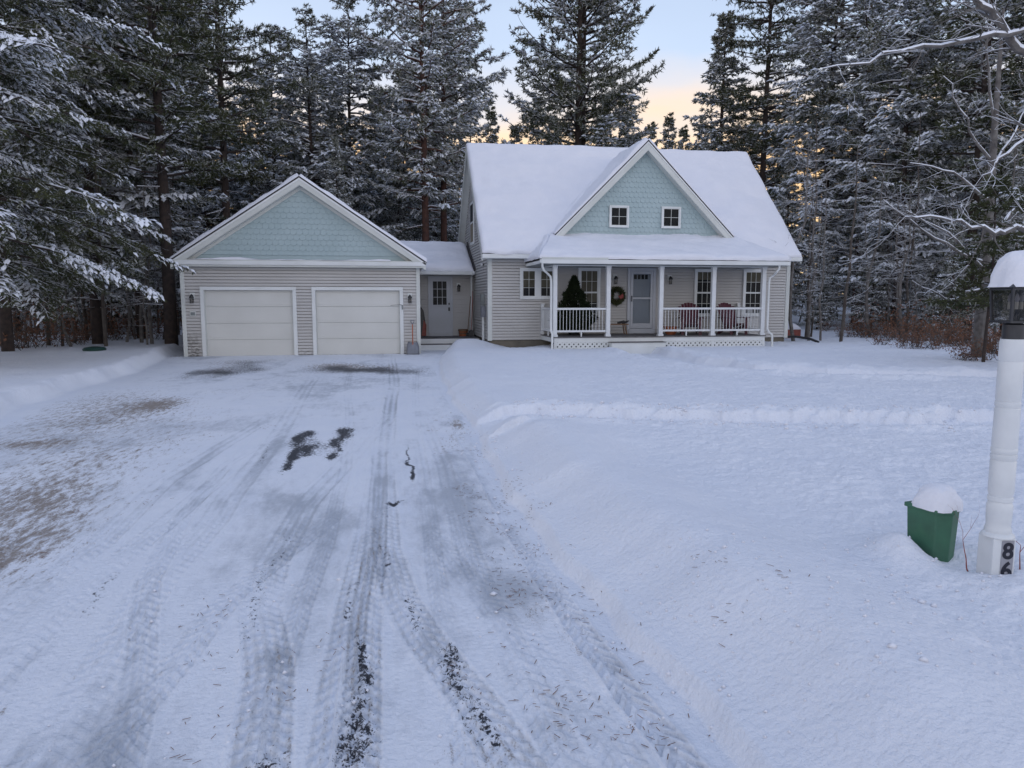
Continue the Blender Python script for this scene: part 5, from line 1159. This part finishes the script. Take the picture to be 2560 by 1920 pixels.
def slims(n_, x0, x1, y0, y1, label, group, seed):
    rg = np.random.default_rng(seed)
    for i in range(n_):
        Y = rg.uniform(y0, y1); X = px(rg.uniform(x0, x1), Y); a, b, c_ = SL[rg.integers(0, 4)]; s_ = rg.uniform(.6, 1.25)
        look = ('dark barked', 'tall grey', 'short grey', 'tall dark')[[q[0] for q in SL].index(a)]; u_ = ((X-px(x0, Y))/(px(x1, Y)-px(x0, Y)))
        where = (('at the left photo edge', 'behind the left yard', 'behind the green lid', 'beside the garage wall') if x0 < 500 else ('beside the right house wall', 'behind the brown box', 'behind the brown brush', 'behind the lamp post'))[min(3, int(u_*4))]
        R = empty('sapling', (X, Y, gz(X, Y)-.05), rg.uniform(0, 6), '%s bare sapling %s, %s the wood edge' % (look, where, 'near' if Y < (y0+y1)/2 else 'deep behind'), 'sapling', group); R.scale = (s_*1.05, s_*1.05, s_); R.rotation_euler.x = rg.normal(0, .05)
        link('trunk', a, R); link('branches', b, R); link('branch_snow', c_, R)
slims(70, -100, 455, 26.5, 44, 'thin bare sapling in the dark woods left of the garage', 'bare saplings in the left woods', 1)
slims(62, 1990, 2620, 23, 42, 'thin bare snow dusted sapling in the woods right of the house', 'bare saplings in the right woods', 2)
# brown leaved beech brush
def brush(seed):
    rg = np.random.default_rng(seed); k = MB(); lv = []; s_ = MB()
    for i in range(13): a = rg.uniform(0, 6.28); branchlets(k, (rg.normal(0, .25), rg.normal(0, .2), -.1), (math.cos(a)*.7, math.sin(a)*.7, 1), rg.uniform(.6, 1.25), .011, 2, rg, 'twig', lv, .5, 3, s_ if i % 2 else None)
    def me(kk, nm):
        q = bpy.data.meshes.new(nm); q.from_pydata(kk.v, [], kk.f); [q.materials.append(MATS[w_]) for w_ in kk.ms]; q.polygons.foreach_set('material_index', kk.m); q.update(); return q
    sel = [p_ for p_ in lv if rg.uniform() < .20]
    return me(k, 'stems'), leafmesh(sel, .10, rg, 'leaf_brown')
BR = [brush(s_) for s_ in (1, 2, 3)]
def brushes(n_, x0, x1, ybase, yspread, label, group, seed, smin=.6, smax=1.2):
    rg = np.random.default_rng(seed)
    for i in range(n_):
        u = rg.uniform(0, 1); Y = ybase(u)+rg.uniform(0, yspread); X = px(x0+(x1-x0)*u, Y); a, b = BR[rg.integers(0, 3)]; s_ = rg.uniform(smin, smax)
        where = (('at the left photo edge', 'in front of the left dark trunks', 'behind the green lid', 'near the garage corner') if x0 < 500 else ('right of the house wall', 'under the snowy saplings', 'before the grey trunks', 'behind the lantern'))[min(3, int(u*4))]
        R = empty('beech_brush', (X, Y, gz(X, Y)-.03), rg.uniform(0, 6), '%s brush with brown withered leaves %s' % ('tall' if s_ > (smin+smax)/2 else 'low', where), 'shrub', group); R.scale = (s_*1.1, s_*1.1, s_)
        link('stems', a, R); link('leaves', b, R)
brushes(16, -60, 445, lambda u: 24.5+4*u, 4, 'low brush with brown withered leaves at the left wood edge', 'brown leaved brush by the left woods', 1)
brushes(24, 2060, 2520, lambda u: 28-11*u, 3.5, 'low brush with brown withered leaves at the right wood edge', 'brown leaved brush by the right woods', 2, .45, .95)
brushes(12, 2200, 2540, lambda u: 20.5-3.0*u, 1.5, 'low brush with brown withered leaves at the right wood edge', 'brown leaved brush by the right woods', 12, .40, .62)
brushes(4, 2415, 2500, lambda u: 15.3, .9, 'x', 'brown leaved brush by the right woods', 15, .40, .55)
# bare deciduous trees near the right edge, snow lining every limb
def bare_tree(name, label, loc, limbs, tr, seed, bark='bark_grey'):
    rg = np.random.default_rng(seed); R = empty(name, loc, 0, label, 'tree')
    t_ = MB(); t_.tube([p_ for p_, r_ in tr], [r_ for p_, r_ in tr], bark, 10); t_.build('trunk', R, smooth=True)
    b = MB(); s_ = MB()
    for pts, r0_, r1_ in limbs:
        V_ = [Vector(pts[0])]
        for a, c_ in zip(pts[:-1], pts[1:]):
            for q in range(1, 5): V_.append(Vector(a).lerp(Vector(c_), q/4)+Vector(rg.normal(0, .025, 3)))
        n_ = len(V_); rad = [r0_+(r1_-r0_)*i/(n_-1) for i in range(n_)]
        b.tube(V_, rad, bark, 7); s_.tube([q+Vector((0, 0, rad[i]*.65+.002)) for i, q in enumerate(V_)], [x*.85+.002 for x in rad], 'tree_snow', 6)
        for i in range(2, n_):
            for _ in range(1):
                d = (V_[i]-V_[i-1]).normalized()+Vector(rg.normal(0, .55, 3)); branchlets(b, V_[i], d, rg.uniform(.4, 1.0), rad[i]*.35+.002, 2, rg, bark, None, .5, 2, s_ if rg.uniform() < .6 else None, .25)
    b.build('limbs', R); s_.build('limb_snow', R, smooth=True)
bare_tree('birch', 'grey barked bare tree with snow lined limbs behind the lamp post', (px(2454, 17), 17, .2),
    [([(0, 0, 2.4), (-1.2, 0, 3.4), (-2.6, -.2, 3.9)], .05, .012), ([(0, 0, 2.6), (-1.5, .1, 3.2), (-3.0, .1, 4.2)], .05, .012), ([(0, 0, 4.2), (-1.2, -.1, 4.9), (-2.4, 0, 5.1)], .045, .01), ([(0, 0, 5.2), (-.9, 0, 6.2), (-1.6, 0, 7.3)], .04, .01),
     ([(0, 0, 3.2), (.9, 0, 4.1), (1.8, 0, 4.6)], .05, .012), ([(0, 0, 5.0), (.8, .1, 6.0), (1.2, 0, 7.4)], .04, .01), ([(0, 0, 6), (-.3, .1, 8), (-.2, 0, 9.5)], .04, .01), ([(0, 0, 1.9), (-1.4, -.4, 1.6), (-2.6, -.6, 2.1)], .035, .008)],
    [((0, 0, -.3), .17), ((0, 0, 1.5), .14), ((.03, 0, 3.5), .11), ((.0, 0, 6), .08), ((0, 0, 9), .03)], 5)
tx, ty = px(2700, 11), 11.0
def W3(x, y, Y): d = fw*CF+rt*(x-1280)-up*(y-960); t_ = Y/d[1]; return (d[0]*t_-tx, Y-ty, CH+d[2]*t_)
bare_tree('bare_maple', 'bare tree off the right edge reaching snow covered limbs into the photo', (tx, ty, 0),
    [([(0, 0, 4.0), W3(2560, 75, 10.5), W3(2400, 108, 10.3), W3(2200, 140, 10.2), W3(2060, 175, 10.2)], .055, .008), ([(0, 0, 3.6), W3(2560, 140, 10.6), W3(2500, 60, 10.6), W3(2440, 0, 10.6), W3(2400, -60, 10.6)], .075, .04),
     ([(0, 0, 2.6), W3(2560, 578, 10.8), W3(2480, 580, 10.7), W3(2380, 555, 10.7), W3(2260, 540, 10.7)], .05, .012), ([(0, 0, 3.0), W3(2560, 350, 10.8), W3(2500, 400, 10.8), W3(2460, 440, 10.8)], .04, .01)],
    [((0, 0, -.3), .20), ((0, 0, 3), .16), ((.1, 0, 5), .10), ((.2, 0, 8), .04)], 8)
# dark needle boughs low behind the lantern
T_bough = conifer('young_pine', 21, 4.6, spru(1.6), 1.5, .35, 6, .25, .1, .16, .16, .13, 9, .10, .10, .035, 'bark', 1, .08, .45, .8, 2, .5)
for (X, Y, s_, lab) in ((2470, 15.5, 1.0, 'young dark green pine behind the lamp post, branches hanging over brown brush'), (2590, 13.5, 1.0, 'dark green pine bough mass at the right edge behind the lantern')):
    place(T_bough, px(X, Y), Y, s_, X % 6, lab)
# far woods that read as one mass
def far_woods():
    rg = np.random.default_rng(44); V = []; F = []; mi = []; o_ = 0; k = MB(); C = []; D = []
    for i in range(420):
        a = rg.uniform(-1.2, 1.35); Rr = rg.uniform(92, 125); X = Rr*math.sin(a); Y = Rr*math.cos(a)
        H_ = rg.uniform(9, 13) if -.25 < a < .62 else rg.uniform(14, 20)
        k.tube([(X, Y, 0), (X, Y, H_)], [.16, .03], 'bark', 5, False)
        n_ = 200; z = H_*rg.uniform(.08, 1, n_); r_ = 2.2*(1-z/H_)+.2; t_ = rg.uniform(0, 6.28, n_); r_ = r_*rg.uniform(.3, 1, n_)
        C.append(np.stack([X+r_*np.cos(t_), Y+r_*np.sin(t_), z], 1)); D.append(np.stack([np.cos(t_), np.sin(t_), 0*t_-.2], 1))
    C = np.concatenate(C); D = np.concatenate(D); V2, F2 = tufts(C, D, np.full(len(C), .8), 3, .16, rg, .6)
    mi = rg.choice([0, 0, 1, 2], len(F2)); me = npmesh('far_woods', np.concatenate([V2, np.array(k.v)]), np.concatenate([F2, np.array([f_ for f_ in k.f if len(f_) == 4])+len(V2)]), np.concatenate([mi, np.zeros(len([f_ for f_ in k.f if len(f_) == 4]))]), ('needle', 'frost', 'tree_snow'))
    o = link('far_woods', me); tag(o, 'far off snowy forest closing the horizon all round', None, None, 'stuff')
far_woods()

def scatter_debris():
    rg = np.random.default_rng(77); P_ = []
    for n_, x0, x1, y0, y1 in ((420, .6, 1.25, 2.6, 7.0), (110, -2.6, 1.0, 2.5, 5), (40, 1.2, 2.4, 2.6, 5.0), (120, -4.5, -1.5, 5, 11), (90, .6, 1.2, 8.0, 11.2)):
        for c in range(n_//10):
            cx, cy = rg.uniform(x0, x1), rg.uniform(y0, y1)
            for _ in range(10): P_.append((cx+rg.normal(0, .07), cy+rg.normal(0, .10)))
    P_ = np.array(P_); z = height(P_[:, 0], P_[:, 1])+.006; n_ = len(P_); a = rg.uniform(0, PI, n_); L_ = rg.uniform(.006, .022, n_); w_ = rg.uniform(.0008, .0018, n_)*(1+.08*P_[:, 1])
    d = np.stack([np.cos(a)*L_, np.sin(a)*L_, rg.normal(0, .12, n_)*L_], 1); s_ = np.stack([-np.sin(a)*w_, np.cos(a)*w_, 0*w_], 1); C = np.stack([P_[:, 0], P_[:, 1], z], 1); h_ = np.array([[0, 0, .0015]])
    V = np.stack([C-d-s_, C+d-s_, C+d+s_, C-d+s_, C-d+h_, C+d+h_], 1).reshape(-1, 3); b = (np.arange(n_)*6)[:, None]
    F = np.concatenate([b+np.array([[0, 1, 5, 4]]), b+np.array([[3, 4, 5, 2]])])
    o = link('pine_needles', npmesh('pine_needles', V, F, mats=('leaf_brown',))); tag(o, 'brown pine needles strewn over the driveway snow', None, None, 'stuff')
    # loose crumbs of snow along the ploughed edges
    P_ = []
    for n_, x0, x1, y0, y1 in ((160, .9, 1.5, 2.5, 12), (260, 1.3, 3.6, 2.4, 4.2), (60, -1.5, 1.0, 2.4, 5)):
        for _ in range(n_): P_.append((rg.uniform(x0, x1), rg.uniform(y0, y1)))
    for _ in range(900):
        t_ = rg.uniform(0, 1); i = rg.integers(1, 6); a_, b_ = PATH1[i], PATH1[i+1]; q = (a_[0]+(b_[0]-a_[0])*t_, a_[1]+(b_[1]-a_[1])*t_+rg.choice([-1, 1])*rg.uniform(.4, 1.0)); P_.append(q)
    P_ = np.array(P_); n_ = len(P_); r_ = rg.uniform(.003, .010, n_)*(1+.10*P_[:, 1])*np.where(rg.uniform(0, 1, n_) < .06, 2.0, 1); z = height(P_[:, 0], P_[:, 1])
    dirs = np.array([(1, 0, 0), (0, 1, 0), (-1, 0, 0), (0, -1, 0), (0, 0, .8), (0, 0, -.5)], dtype=float)
    V = np.stack([P_[:, 0], P_[:, 1], z+r_*.25], 1)[:, None]+dirs[None]*r_[:, None, None]*rg.uniform(.7, 1.4, (n_, 6, 1)); b = (np.arange(n_)*6)[:, None]
    F = np.concatenate([b+np.array([q]) for q in ((0, 1, 4), (1, 2, 4), (2, 3, 4), (3, 0, 4), (1, 0, 5), (2, 1, 5), (3, 2, 5), (0, 3, 5))])
    o = link('snow_crumbs', npmesh('snow_crumbs', V.reshape(-1, 3), F, mats=('snow',), smooth=True)); tag(o, 'loose crumbs of snow along the driveway edge and path', None, None, 'stuff')
scatter_debris()
